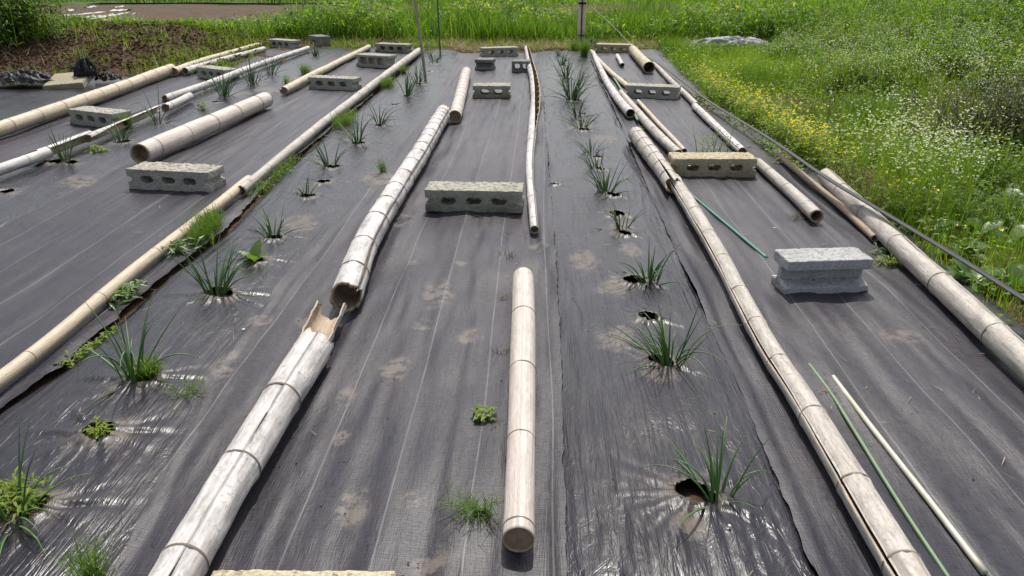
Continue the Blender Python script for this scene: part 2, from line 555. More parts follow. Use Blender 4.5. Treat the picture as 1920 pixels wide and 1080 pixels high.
# ------------------------------------------------------------------ the ground
gx = np.concatenate([[-260, -120, -60, -30, -18, -12, -9], np.arange(-7.5, -3.6, .05), np.arange(-3.6, 1.6, .03), np.arange(1.6, 7.5, .09), [9, 12, 18, 30, 60, 120, 260]])
gy = np.concatenate([[-60, -20, -6, -2], graded(-.5, 10.0, .022, .06), np.arange(10.1, 16, .12), [17, 18, 19.5, 21, 24, 30, 45, 70, 120, 260]])
GX, GY = np.meshgrid(gx, gy)
GZ = soil_z(GX, GY)
rough = fbm(GX * 9, GY * 9, 41, 4) - .5
moundm = sstep(6.8, 7.6, GY) * (GX < -2.4) * (GY < 12.5)
outp = (GX > lin(E_M5R, np.clip(GY, 1.5, 9.2))) | (GY > Y_END)
GZ = GZ + rough * (.012 + .13 * moundm + .02 * outp)
GZ = np.where(np.abs(GX) > 9, GZ * .3 - .02, GZ)
nv = GX.shape
idx = np.arange(GX.size).reshape(nv)
q = np.stack([idx[:-1, :-1], idx[:-1, 1:], idx[1:, 1:], idx[1:, :-1]], -1).reshape(-1, 4)
me = mesh_np('ground', np.stack([GX, GY, GZ], -1).reshape(-1, 3), [q], mats=[M['soil']])
tag(link('ground', me), kind='structure')

# ------------------------------------------------------------------ sheets on the ground
def sheet(name, label, cat, fl, fr, y0, y1, dy0, dy1, nx, mat, zoff, holes=(), wrinkle=0.0, line=None, edge_drop=.004, wavy=.008, seed=1, group=None, folds=.0):
    ys = graded(y0, y1, dy0, dy1)
    u = np.linspace(0, 1, nx)
    L = fl(ys)[:, None]; Rr = fr(ys)[:, None]
    frx = .004
    X = L + (Rr - L) * u[None, :]
    Y = np.repeat(ys[:, None], nx, 1)
    # uneven cut edges
    wl = wavy * (fbm(ys * 9, ys * 0, seed, 3) - .5)[:, None] + wavy * .5 * (vnoise(ys * 40, ys * 0, seed + 3) - .5)[:, None]
    wr = wavy * (fbm(ys * 9, ys * 0 + 5, seed, 3) - .5)[:, None] + wavy * .5 * (vnoise(ys * 40, ys * 0 + 5, seed + 3) - .5)[:, None]
    X = X + wl * (1 - u)[None, :] + wr * u[None, :]
    # far and near ends wavy too
    Y = Y + (Y > y1 - .25) * (Y - (y1 - .25)) / .25 * .16 * (fbm(X * 4, X * 0 + seed, seed, 3) - .5)
    Z = H(X, Y) + zoff
    e = np.minimum(u, 1 - u)[None, :] * (Rr - L)
    Z = Z - edge_drop * (1 - sstep(0, .03, e))
    wc = fbm(X * 22, Y * 2.2, seed + 50, 2) - .5
    Z = Z + folds * wc + folds * .8 * (fbm(X * 5, Y * 4, seed + 60, 2) - .5)
    if wrinkle:
        msk = sstep(.3, .7, fbm(X * 3, Y * 1.6, seed + 70, 2))
        rid = 1 - np.abs(2 * vnoise(X * 55 + 2.5 * fbm(X * 4, Y * 3, seed + 71), Y * 4.5, seed + 72) - 1)
        Z = Z + wrinkle * (rid - .5) * (.35 + .65 * msk)
        for hx, hy, r in holes:
            dx = X - hx; dy = Y - hy
            d = np.hypot(dx, dy)
            near = np.exp(-((d - r) / (r * 3.2)) ** 2)
            ang = np.arctan2(dy, dx)
            k = vnoise(ang * 7 + 40, d * 3 + hx * 10, seed + 80) - .5
            Z = Z + near * (wrinkle * 1.7 * k) + .006 * np.exp(-((d - r) / (r * .5)) ** 2)
    dirt = dirt_at(X, Y, holes)
    keep = np.ones(X.shape, bool)
    if holes:
        # cut each planting hole: faces inside go, the rim is snapped to a torn outline
        for hx, hy, r in holes:
            dx = X - hx; dy = Y - hy
            d = np.hypot(dx, dy)
            ang = np.arctan2(dy, dx)
            rr = r * (.95 + .13 * np.sin(ang * 2 + hx * 31) + .08 * np.sin(ang * 3 + hx * 77))
            ins = d < rr
            keep &= ~ins
            step = max((X[0, 1] - X[0, 0]) * 1.5, .010)
            rim = ins & (d > rr - step) | (~ins) & (d < rr + step * .45)
            sc = np.where(rim, rr / np.maximum(d, 1e-5), 1)
            X = np.where(rim, hx + dx * sc, X); Y = np.where(rim, hy + dy * sc, Y)
            keep |= rim
    nv = X.shape
    idx = np.arange(X.size).reshape(nv)
    q = np.stack([idx[:-1, :-1], idx[:-1, 1:], idx[1:, 1:], idx[1:, :-1]], -1).reshape(-1, 4)
    kq = keep.ravel()[q].all(1)
    at = {'dirt': dirt}
    if line is not None:
        wob = .02 * (fbm(X * 2, Y * 1.3, seed + 95, 2) - .5)
        at['lx'] = (X - line[0] + wob) / line[1]
    else:
        at['lx'] = np.full(X.shape, .5)
    me = mesh_np(name, np.stack([X, Y, Z], -1).reshape(-1, 3), [q[kq]], attrs=at, mats=[mat])
    o = link(name, me)
    tag(o, label, cat, group)
    return o

f_ = lambda e, d=0.0: (lambda y: lin(e, y) + d)
c_ = lambda fn, d=0.0: (lambda y: fn(y) + d)
sheet('mulch_film', 'shiny black mulch film strip right of the centre tube, onions in its holes', 'mulch film',
      f_(E_F4L, -.03), f_(E_F4R, .035), Y0, 8.85, .0065, .022, 84, M['film'], .004, W4, .0052, seed=11, folds=.006)
sheet('mulch_film', 'wrinkled black mulch film strip between the long tan poles and the bleached thick poles', 'mulch film',
      f_(E_F2L, .004), f_(E_F2R, .03), Y0, 8.9, .0065, .022, 78, M['film'], .004, W2, .0048, seed=22, folds=.006, wavy=.02)
sheet('mulch_film', 'black mulch film strip with onions beside the thin white split poles', 'mulch film',
      c_(X_F0L, -.02), c_(X_F0R, .02), 1.5, 9.1, .014, .024, 48, M['film'], .004, W0, .0045, seed=33, folds=.006)
sheet('mulch_film', 'black film strip ending at the sandy slab by the soil bank', 'mulch film',
      lambda y: -5.2 + 0 * y, c_(X_M9L, .02), 2.5, 6.95, .03, .03, 40, M['film'], .004, (), .004, seed=44, folds=.008, wavy=.06)
sheet('weed_mat', 'grey black woven weed mat lane under the central smooth tube', 'weed mat',
      f_(E_F2R, -.004), f_(E_F4L, .004), Y0, 8.8, .011, .028, 90, M['mat'], .012, (), line=(.036, .152), seed=55, folds=.015)
sheet('weed_mat', 'woven weed mat lane carrying the grey grooved block and the green stake', 'weed mat',
      f_(E_F4R, -.012), f_(E_M5R, .03), Y0, 9.15, .011, .028, 96, M['mat'], .014, (), line=(.758, .156), seed=66, folds=.014, wavy=.008)
sheet('weed_mat', 'woven weed mat lane carrying the short thick open bamboo tube', 'weed mat',
      c_(X_F0R, -.01), f_(E_F2L, -.022), .9, 9.35, .013, .028, 80, M['mat'], .011, (), line=(-1.41, .168), seed=77, folds=.011, wavy=.02)
sheet('weed_mat', 'woven weed mat lane beside the long tan poles along the soil bank', 'weed mat',
      c_(X_M9L, -.01), c_(X_F0L, .01), 2.0, 9.2, .02, .028, 60, M['mat'], .011, (), line=(-2.9, .168), seed=88, folds=.008)

# ------------------------------------------------------------------ bamboo
def smooth_path(pts, step):
    """Catmull-Rom through (x,y,z,r) rows, resampled"""
    p = np.array(pts, float)
    if len(p) == 2:
        dense = np.linspace(p[0], p[1], 60)
    else:
        a = np.vstack([2 * p[0] - p[1], p, 2 * p[-1] - p[-2]])
        dense = []
        for i in range(1, len(a) - 2):
            for t in np.linspace(0, 1, 30, endpoint=False):
                dense.append(.5 * ((2 * a[i]) + (-a[i - 1] + a[i + 1]) * t + (2 * a[i - 1] - 5 * a[i] + 4 * a[i + 1] - a[i + 2]) * t * t
                                   + (-a[i - 1] + 3 * a[i] - 3 * a[i + 1] + a[i + 2]) * t ** 3))
        dense.append(p[-1]); dense = np.array(dense)
    s = np.concatenate([[0], np.cumsum(np.linalg.norm(np.diff(dense[:, :3], axis=0), axis=1))])
    n = max(3, int(s[-1] / step) + 1)
    t = np.linspace(0, s[-1], n)
    return t, np.stack([np.interp(t, s, dense[:, k]) for k in range(4)], 1)

def bamboo(label, pts, mat='bwhite', nodes=(.25, .25), gap=None, jag=(0, 0), wall=.16, memb=(.03, .05), ring='ring', name='bamboo_pole', cat='bamboo pole',
           group=None, first=.08, step=.014, A=28, lumps=.03, lift=0.0, inner_memb=False, bulge=.045, crack=None, rest=True):
    rows = []
    for px, py, r in pts:
        v = P(px, py, r + .008 + lift)
        rows.append((v.x, v.y, v.z, r))
    t, path = smooth_path(rows, step)
    C3 = path[:, :3].copy(); rad = path[:, 3].copy()
    Lt = t[-1]
    sd = int(abs(rows[0][0] * 977 + rows[0][1] * 131) * 10) % 9973
    # nodes
    pos = []; s = first
    while s < Lt - .02:
        pos.append(s)
        f = s / Lt
        s += (nodes[0] + (nodes[1] - nodes[0]) * f) * random.uniform(.88, 1.12)
    if rest:
        gz = H(C3[:, 0], C3[:, 1])
        target = gz + .018 + rad + lift
        k = 15
        tp = np.pad(target, k, mode='edge')
        C3[:, 2] = np.maximum(np.convolve(tp, np.ones(2 * k + 1) / (2 * k + 1), 'valid'), 0) if len(target) > 3 else target
    base = Vector((float(C3[len(C3) // 2, 0]), float(C3[len(C3) // 2, 1]), float(H(C3[len(C3) // 2, 0], C3[len(C3) // 2, 1]))))
    root = thing(name, label, cat, base, 0, group)
    off = np.array(base)
    T = np.gradient(C3, axis=0); T /= np.linalg.norm(T, axis=1)[:, None]
    up = np.array([0, 0, 1.0])
    S = np.cross(T, up); S /= np.linalg.norm(S, axis=1)[:, None]
    B = np.cross(S, T)
    rp = rad * (1 + lumps * (vnoise(t * 5, 0 * t, sd) - .5) * 2)
    for p in pos:
        rp = rp * (1 + bulge * np.exp(-((t - p) / .012) ** 2))
    n = len(t)
    if gap is None:
        ang = np.linspace(0, 2 * math.pi, A, endpoint=False)[None, :].repeat(n, 0)
    else:
        gc, gfun = gap
        gw = np.array([gfun(x / Lt) for x in t])
        u = np.linspace(0, 1, A)
        ang = gc + gw[:, None] / 2 + (2 * math.pi - gw[:, None]) * u[None, :]
    rr = rp[:, None] * (1 + .018 * (vnoise(ang * 1.2 + sd, t[:, None] * 3, sd) - .5) * 2)
    if mat in ('bwhite', 'bgrey'):          # flaking, uneven skin
        rr = rr * (1 + .030 * (vnoise(ang * 5 + sd, t[:, None] * 22, sd + 2) - .5) - .035 * sstep(.62, .72, vnoise(ang * 2.2 + sd, t[:, None] * 11, sd + 3)))
    ax = np.zeros((n, A))
    for e, amp in ((0, jag[0]), (1, jag[1])):
        if amp:
            w_ = np.exp(-(t if e == 0 else Lt - t) / .025)[:, None]
            nz = vnoise(ang * 2.2, 0 * ang, sd + e) + .5 * vnoise(ang * 7, 0 * ang, sd + 5 + e) - .75
            ax += w_ * amp * nz * 1.6 * (1 if e == 0 else -1)
    def ringpts(rm):
        return (C3[:, None, :] + T[:, None, :] * ax[..., None] + (np.cos(ang) * rm)[..., None] * B[:, None, :] + (np.sin(ang) * rm)[..., None] * S[:, None, :])
    Vo = ringpts(rr); Vi = ringpts(rr * (1 - wall))
    io = np.arange(n * A).reshape(n, A); ii = io + n * A
    uvo = np.stack([np.repeat(t[:, None], A, 1), ang / (2 * math.pi)], -1)
    def strip(ix, closed, flip):
        a = ix[:-1, :]; b = ix[1:, :]
        if closed:
            qd = np.stack([a, np.roll(a, -1, 1), np.roll(b, -1, 1), b], -1)
        else:
            qd = np.stack([a[:, :-1], a[:, 1:], b[:, 1:], b[:, :-1]], -1)
        qd = qd.reshape(-1, 4)
        return qd[:, ::-1] if flip else qd
    closed = gap is None
    fo = strip(io, closed, True); fi = strip(ii, closed, False)
    extra = []
    for k in (0, n - 1):
        o_, i_ = io[k], ii[k]
        if closed:
            extra.append(np.stack([o_, np.roll(o_, -1), np.roll(i_, -1), i_], -1))
        else:
            extra.append(np.stack([o_[:-1], o_[1:], i_[1:], i_[:-1]], -1))
    if not closed:
        for k in (0, A - 1):
            extra.append(np.stack([io[:-1, k], io[1:, k], ii[1:, k], ii[:-1, k]], -1))
    ex = np.concatenate(extra)
    faces = np.concatenate([fo, fi, ex])
    mi = np.concatenate([np.zeros(len(fo)), np.ones(len(fi) + len(ex))])
    V = np.concatenate([Vo.reshape(-1, 3), Vi.reshape(-1, 3)]) - off
    me = mesh_np('culm', V, [faces], uv=np.concatenate([uvo.reshape(-1, 2)] * 2), mats=[M[mat], M['bin']], mat_idx=mi)
    link('culm', me, root)
    # node rings, each its own small part
    def at(s):
        c = np.array([np.interp(s, t, C3[:, k]) for k in range(3)])
        k = min(n - 1, max(0, int(round(s / Lt * (n - 1)))))
        return c, T[k], B[k], S[k], float(np.interp(s, t, rp)), k
    for p in pos:
        c, tt, bb, ss, r, k = at(p)
        tl = random.uniform(-.10, .10)
        aa = ang[k]
        prof = [(-.0042, 1.0), (-.0020, 1.022), (.0008, 1.028), (.0030, 1.0)]
        vs_ = []
        for dx, m_ in prof:
            vs_.append(c + tt * (dx * max(.7, r / .045) + tl * r * np.cos(aa)[:, None] * .4) + (np.cos(aa) * r * m_)[:, None] * bb + (np.sin(aa) * r * m_)[:, None] * ss)
        vs_ = np.array(vs_)
        ix = np.arange(4 * A).reshape(4, A)
        f = strip(ix, closed, True)
        link('node_ring', mesh_np('node_ring', vs_.reshape(-1, 3) - off, [f], mats=[M[ring]]), root)
        if inner_memb:
            disc(root, c, tt, bb, ss, r * (1 - wall) * 1.01, off, aa)
    for e, d in ((0, memb[0]), (1, memb[1])):
        if d is None: continue
        c, tt, bb, ss, r, k = at(d if e == 0 else Lt - d)
        disc(root, c, tt, bb, ss, r * (1 - wall) * 1.01, off, ang[k])
    return root

def disc(root, c, tt, bb, ss, r, off, aa):
    v = [c + tt * .0] + [c + bb * math.cos(a) * r + ss * math.sin(a) * r for a in aa]
    v2 = [x + tt * .004 for x in v]
    m = len(aa)
    f = [(0, 1 + i, 1 + (i + 1) % m) for i in range(m)] + [(m + 1, m + 2 + (i + 1) % m, m + 2 + i) for i in range(m)]
    link('diaphragm', mesh_np('diaphragm', np.array(v + v2) - off, [np.array(f)], mats=[M['bdark']]), root)

flat = lambda w_: (lambda f: w_)
# bleached row left of the central mat
bamboo('bleached cracked bamboo pole, the thick one running under the yellowish front block', [(262, 1215, .0375), (405, 962, .039), (478, 840, .041), (535, 745, .043), (592, 655, .0445)],
       'bwhite', (.26, .28), jag=(0, .03), first=.16, ring='ring2', step=.009, A=40, gap=(.30, lambda f: .003 + .085 * max(0, math.sin(f * 13 + .4)) ** 3 * (f < .6) + .05 * max(0, f - .93) * 10))
bamboo('broken half shell of bleached bamboo bridging two thick bleached poles', [(572, 678, .040), (598, 628, .040), (622, 578, .041)],
       'bwhite', (.10, .10), gap=(.15, lambda f: 2.9 - .5 * f), jag=(.05, .03), first=.05, memb=(None, None), name='bamboo_shard', cat='bamboo shard', step=.007, wall=.14, ring='ring')
bamboo('thick bleached bamboo pole with many close rings and a splintered end', [(650, 562, .0445), (688, 458, .0440), (742, 365, .045), (790, 288, .046), (833, 213, .048)],
       'bwhite', (.26, .10), jag=(.028, .008), first=.17, ring='ring2', memb=(.10, .05), step=.010, A=36, gap=(.95, lambda f: .02 + .09 * max(0, math.sin(f * 14 + .4)) * (f < .5)))
bamboo('pinkish tan tube butting the top of the thick bleached pole', [(853, 222, .040), (865, 175, .041), (874, 137, .042)],
       'bpink', (.16, .16), ring='ring2', memb=(.02, .04))
# long tan poles left
bamboo('long thin tan pole beside the crevice, spotted, horsetail leaning over it', [(-60, 766, .0190), (100, 642, .0192), (260, 506, .0198), (380, 412, .0205), (468, 341, .0225)],
       'btan', (.36, .30), first=.22, step=.014)
bamboo('long pale tan pole continuing to the far block row, weeds along its side', [(452, 362, .021), (560, 272, .0235), (640, 208, .027), (715, 150, .031), (786, 97, .034)],
       'bgrey', (.30, .16), first=.10, jag=(.01, 0))
bamboo('short thick open bamboo tube lying alone on the left weed mat', [(263, 293, .0515), (385, 240, .052), (499, 190, .051)],
       'bpink', (.37, .34), first=.13, ring='ring2', memb=(.07, .03), A=40, bulge=.02)
bamboo('tan split pole with a dark slit running to the far weeds', [(532, 173, .030), (610, 132, .029), (692, 90, .027)],
       'btan', (.35, .35), gap=(-.9, flat(.55)), memb=(.02, None))
# poles along the soil bank
bamboo('stout tan pole with even rings along the soil bank', [(-60, 266, .042), (130, 201, .0435), (322, 132, .046)], 'btan', (.27, .24), ring='ring2', first=.1)
bamboo('slim tan pole ending against the outermost block by the bank', [(326, 137, .036), (400, 111, .032), (488, 85, .027)], 'btan', (.3, .2), memb=(.015, .03))
bamboo('slim white pole with a dark open end beside the bank pole', [(347, 136, .032), (420, 114, .029), (496, 93, .025)], 'bwhite', (.3, .2), memb=(.06, .03))
# thin white poles of the left film strip
bamboo('thin white round pole ending at the white half shell', [(-60, 343, .025), (30, 312, .0255), (92, 290, .026)], 'bwhite', (.3, .3))
bamboo('white bamboo half shell with its hollow side turned out', [(70, 296, .027), (120, 277, .027), (172, 257, .026)], 'bwhite', (.4, .4), gap=(2.0, flat(2.5)), memb=(None, None), wall=.12, jag=(.02, .02), name='bamboo_shard', cat='bamboo shard')
bamboo('narrow white split pole on the film edge beyond the white half shell', [(164, 263, .023), (212, 244, .023), (302, 205, .021)], 'bwhite', (.3, .3), gap=(1.75, lambda f: .5 + 2.0 * min(1, f * 3)), memb=(.01, None), jag=(.01, .02), wall=.12)
bamboo('short white stub lying against the long thin white pole', [(310, 206, .026), (333, 195, .026), (357, 183, .025)], 'bwhite', (.3, .3), jag=(.02, .01))
bamboo('long thin white pole with a splintered open end on the onion film', [(310, 189, .028), (400, 157, .027), (490, 122, .026), (578, 92, .023)], 'bwhite', (.28, .2), jag=(.03, 0), ring='ring2')
# centre
bamboo('smooth pinkish bamboo tube closed by a round brown end, on the central mat', [(972, 1022, .0262), (977, 830, .0290), (980, 690, .0315), (981.5, 600, .0325), (981, 524, .0325)],
       'bpink', (.275, .34), first=.028, ring='ring2', memb=(.003, .03), A=48, step=.008, bulge=.03, wall=.10)
bamboo('long crooked split bamboo with ladder like chambers showing', [(1002, 436, .0155), (997, 380, .017), (993, 315, .019), (998, 250, .025), (1004, 190, .034), (1001, 150, .038), (994, 120, .036), (988, 92, .030)],
       'bwhite', (.26, .19), gap=(.75, lambda f: .10 + 1.75 * float(sstep(.22, .45, f))), inner_memb=True, memb=(.03, None), first=.11)
# right lane
bamboo('stubby cracked grey bamboo at the head of the long slit pole', [(1262, 352, .037), (1228, 303, .040), (1192, 255, .043)],
       'bgrey', (.17, .14), jag=(.06, .006), ring='ring2', first=.12, gap=(-.35, lambda f: .05 + .8 * max(0, .35 - f)), memb=(.25, .03), step=.009)
bamboo('long speckled bamboo pole slit along its side, beside the film strip', [(1775, 1212, .0315), (1640, 990, .0305), (1570, 870, .0290), (1500, 752, .0285), (1440, 660, .0275), (1388, 562, .0275), (1332, 456, .0285), (1262, 340, .030)],
       'bgrey', (.21, .27), gap=(-1.10, lambda f: .10 + .16 * abs(math.sin(f * 11 + .6))), first=.15, ring='ring', A=40, step=.009, memb=(.03, None), jag=(0, .02))
bamboo('bent white tube with a dark open end beside the film strip', [(1182, 216, .030), (1160, 190, .029), (1140, 160, .027), (1124, 128, .025), (1112, 101, .022)], 'bwhite', (.24, .2), memb=(.12, .03), ring='ring')
bamboo('crooked thin tan pole reaching the grey hollow block', [(1186, 172, .020), (1165, 155, .021), (1143, 136, .021), (1124, 117, .021), (1108, 97, .018)], 'btan', (.3, .25))
bamboo('pale split pole ending behind the yellow block', [(1272, 294, .025), (1228, 250, .026), (1196, 214, .025), (1164, 176, .021)], 'bgrey', (.25, .25), gap=(.75, flat(.22)))
bamboo('thin pale cane tucked beside the pale split pole', [(1283, 287, .013), (1236, 237, .0135), (1196, 192, .013)], 'btan', (.2, .2), lift=.004)
bamboo('tiny white tube stub lying alone between blocks', [(1167, 124, .020), (1162, 115, .0205), (1157, 106, .020)], 'bwhite', (.4, .4), first=.3, memb=(.15, .03))
bamboo('thick mottled yellow tube with a wide dark mouth', [(1217, 129, .050), (1201, 112, .048), (1186, 95, .045)], 'bgold', (.15, .13), ring='ring2', memb=(.30, .03), A=32, wall=.11)
bamboo('thin split pale pole along the mat edge by the yellow flowers', [(1306, 200, .021), (1262, 158, .022), (1226, 122, .020)], 'bgrey', (.3, .3), gap=(.5, flat(.35)))
bamboo('white thin pole ending at the yellow block', [(1392, 288, .022), (1345, 243, .0225), (1302, 201, .022)], 'bwhite', (.16, .16), gap=(-1.0, flat(.2)), jag=(.01, .02))
bamboo('grey open tube with a splinter inside, on the mat past the yellow block', [(1531, 410, .0255), (1478, 360, .0245), (1420, 308, .0225)], 'bgrey', (.26, .3), memb=(.30, .03), ring='ring', wall=.2, first=.13)
bamboo('thick grey pole with a long crack along the meadow edge', [(1962, 726, .0345), (1830, 602, .0350), (1700, 480, .0355), (1620, 402, .0355), (1547, 334, .0370)],
       'bgrey', (.34, .33), gap=(.18, lambda f: .045), first=.25, ring='ring2', A=40, step=.011, memb=(.03, .02))
bamboo('thin brown pole half hidden beside the thick cracked grey pole', [(1640, 452, .0135), (1555, 374, .014), (1465, 300, .014)], 'bbrown', (.3, .3))

# ------------------------------------------------------------------ rods, posts, strap
def rod(name, label, cat, pts, r, mat, sides=12, flatten=1.0, world=False, parts=None, step=.03, group=None, caps=True):
    rows = []
    for p in pts:
        if world: rows.append((*p[:3], r if len(p) < 4 else p[3]))
        else:
            v = P(p[0], p[1], (p[2] if len(p) > 2 else r) + .010)
            rows.append((v.x, v.y, v.z, r))
    t, path = smooth_path(rows, step)
    C3 = path[:, :3]; rad = path[:, 3]
    base = np.array([C3[0, 0], C3[0, 1], C3[0, 2]])
    T = np.gradient(C3, axis=0); T /= np.linalg.norm(T, axis=1)[:, None]
    ref = np.array([0, 0, 1.0]) if abs(T[0, 2]) < .8 else np.array([0, 1.0, 0])
    S = np.cross(T, ref); S /= np.linalg.norm(S, axis=1)[:, None]
    B = np.cross(S, T)
    a = np.linspace(0, 2 * math.pi, sides, endpoint=False)
    V = C3[:, None, :] + (np.cos(a)[None, :] * rad[:, None] * flatten)[..., None] * B[:, None, :] + (np.sin(a)[None, :] * rad[:, None])[..., None] * S[:, None, :]
    n = len(t)
    ix = np.arange(n * sides).reshape(n, sides)
    qd = np.stack([ix[:-1], ix[1:], np.roll(ix[1:], -1, 1), np.roll(ix[:-1], -1, 1)], -1).reshape(-1, 4)
    caps_ = np.stack([ix[0], ix[-1][::-1]])
    me = mesh_np(name, V.reshape(-1, 3) - base, [qd, caps_], mats=[M[mat]])
    return tag(link(name, me, None, base), label, cat, group)

def ringband(root, c, axis_r, h, mat, name='band'):
    a = np.linspace(0, 2 * math.pi, 16, endpoint=False)
    V = []
    for z in (-h / 2, h / 2):
        for x in a: V.append((c[0] + math.cos(x) * axis_r, c[1] + math.sin(x) * axis_r, c[2] + z))
    ix = np.arange(32).reshape(2, 16)
    qd = np.stack([ix[0], np.roll(ix[0], -1), np.roll(ix[1], -1), ix[1]], -1)
    return link(name, mesh_np(name, np.array(V), [qd, np.stack([ix[0][::-1], ix[1]])], mats=[M[mat]]), root)

rod('garden_rod', 'bright green coated garden rod lying out from under the slit pole', 'garden rod', [(1438, 484), (1268, 342)], .0052, 'greenrod')
st = rod('plant_stake', 'slim faded green stake with ribs lying on the right mat', 'plant stake', [(1792, 1104), (1690, 950), (1600, 805), (1558, 738), (1517, 683, .006)], .0040, 'greenrod2')
pp = rod('metal_pipe', 'pale rusty pipe lying beside the slim green stake', 'pipe', [(1846, 1074), (1740, 936), (1650, 822), (1562, 707)], .0060, 'pipe')
# flattened crimped head of the pipe
v = P(1563, 709, .012)
bm = bmesh.new()
bmesh.ops.create_cone(bm, cap_ends=True, segments=12, radius1=.0058, radius2=.0085, depth=.022)
me = bpy.data.meshes.new('pipe_head'); bm.to_mesh(me); bm.free(); me.materials.append(M['whitepl'])
hd = link('pipe_head', me, pp, v - pp.location)
d_ = (P(1562, 707) - P(1650, 822)).normalized()
hd.rotation_euler = d_.to_track_quat('Z', 'Y').to_euler()
tw = []
for k in range(26):
    a = k * .85
    q_ = P(1553 + 14 * (k / 25) + 5 * math.cos(a), 728 + 14 * (k / 25) + 5 * math.sin(a), .006 + .006 * (k % 2))
    tw.append((q_.x, q_.y, q_.z))
rod('twine', 'knot of black twine between the green stake and the pipe', 'twine', tw, .0016, 'black', 6, world=True, step=.006)

rod('strap', 'long taut black strap running over the mat edge beside the meadow', 'strap',
    [(1985, 602, .10), (1800, 485, .10), (1640, 388, .10), (1545, 330, .10), (1440, 258, .07), (1330, 190, .05), (1250, 130, .04), (1190, 92, .05)], .0125, 'rope', 10, .35)

pb = P(1089, 82)
ps = thing('wooden_post', 'upright weathered wooden post bound with black tape at the far end', 'post', pb)
for dx, r, nm in ((-.021, .024, 'timber'), (.026, .022, 'timber')):
    o = rod(nm, None, None, [(dx, 0, -.05), (dx * .95, .002, .6), (dx * .9, 0, 1.25)], r, 'wood', 12, 1.0, True)
    o.parent = ps
for z in (.10, .455, .82):
    ringband(ps, (.002, 0, z), .049, .020 if z > .2 else .006, 'black', 'tape')
o = rod('dark_line', None, None, [(-.002, -.018, -.03), (-.002, -.018, 1.2)], .005, 'black', 6, 1.0, True); o.parent = ps  # thin black strip drawing the dark line between the two timbers

b0 = P(826, 107)
rod('plant_pole', 'slim dark green pole standing upright at the far end of the film', 'plant pole', [(b0.x, b0.y, b0.z - .05), (b0.x - .012, b0.y, b0.z + .6), (b0.x - .02, b0.y, b0.z + 1.5)], .0085, 'darkgreen', 10, 1, True)
b0 = P(799, 151)
rod('wooden_stick', 'leaning grey wooden stick stuck into the film among onions', 'stick',
    [(b0.x, b0.y, b0.z - .05, .0115), (b0.x - .022, b0.y + .0, b0.z + .22, .0125), (b0.x - .048, b0.y, b0.z + .45, .0105), (b0.x - .10, b0.y, b0.z + .95, .009)], .014, 'greywood', 10, 1, True)
a0, a1 = P(1190, 92, .02), P(1116, 30, 0)
top = Vector((pb.x + .12, pb.y + .1, .42))
rod('stay_cord', 'pale taut cord slanting from the ground up towards the wooden post', 'cord', [(a0.x, a0.y, a0.z), ((a0.x + top.x) / 2, (a0.y + top.y) / 2, .24), tuple(top)], .0045, 'greypl', 6, 1, True)
b0 = P(1150, 140)
rod('green_cane', 'thin green cane lying between the bent white tube and pale split pole', 'cane', [(1196, 226, .03), (1178, 190, .03), (1150, 145, .02), (1130, 122, .02)], .0075, 'greenrod2')

# ------------------------------------------------------------------ concrete blocks
def stadium(cx, cz, hw, hh, sq=1.0, n=8):
    """rounded slot, counter clockwise"""
    r = min(hh, hw) * sq
    pts = []
    for sx, sz, a0 in ((1, 1, 0), (-1, 1, 90), (-1, -1, 180), (1, -1, 270)):
        for k in range(n + 1):
            a = R(a0 + 90 * k / n)
            pts.append((cx + sx * (hw - r) + r * math.cos(a), cz + sz * (hh - r) + r * math.sin(a)))
    return pts

tex = bpy.data.textures.new('chip_noise', 'CLOUDS'); tex.noise_scale = .03; tex.noise_depth = 4
tex2 = bpy.data.textures.new('pit_noise', 'CLOUDS'); tex2.noise_scale = .009; tex2.noise_depth = 2

def block_mesh(L, D, T, nh, hw, hh, sq, endgroove=True, mat='conc'):
    bm = bmesh.new()
    g = hh * .85
    out = []
    if endgroove:
        gd = min(.022, hw * .9)
        right = [(L / 2, T / 2 - g), *[(L / 2 - gd * math.sin(R(180 * k / 8)), T / 2 - g * math.cos(R(180 * k / 8))) for k in range(1, 8)], (L / 2, T / 2 + g)]
        left = [(-x, T - z) for x, z in right]
        out = [(-L / 2, 0), (L / 2, 0)] + right + [(L / 2, T), (-L / 2, T)] + left
    else:
        out = [(-L / 2, 0), (L / 2, 0), (L / 2, T), (-L / 2, T)]
    loops = [out]
    sp = L / (nh + .85) if endgroove else L / (nh + .25)
    for i in range(nh):
        loops.append(stadium((i - (nh - 1) / 2) * sp, T / 2, hw, hh, sq))
    edges = []
    for lp in loops:
        vs_ = [bm.verts.new((x, 0, z)) for x, z in lp]
        for i in range(len(vs_)):
            edges.append(bm.edges.new((vs_[i], vs_[(i + 1) % len(vs_)])))
    r = bmesh.ops.triangle_fill(bm, use_beauty=True, use_dissolve=False, edges=edges)
    fs = [f for f in r['geom'] if isinstance(f, bmesh.types.BMFace)]
    ex = bmesh.ops.extrude_face_region(bm, geom=fs)
    for v_ in [e for e in ex['geom'] if isinstance(e, bmesh.types.BMVert)]:
        v_.co.y += D
    bmesh.ops.recalc_face_normals(bm, faces=bm.faces)
    me = bpy.data.meshes.new('concrete_block'); bm.to_mesh(me); bm.free()
    me.materials.append(M[mat])
    return me

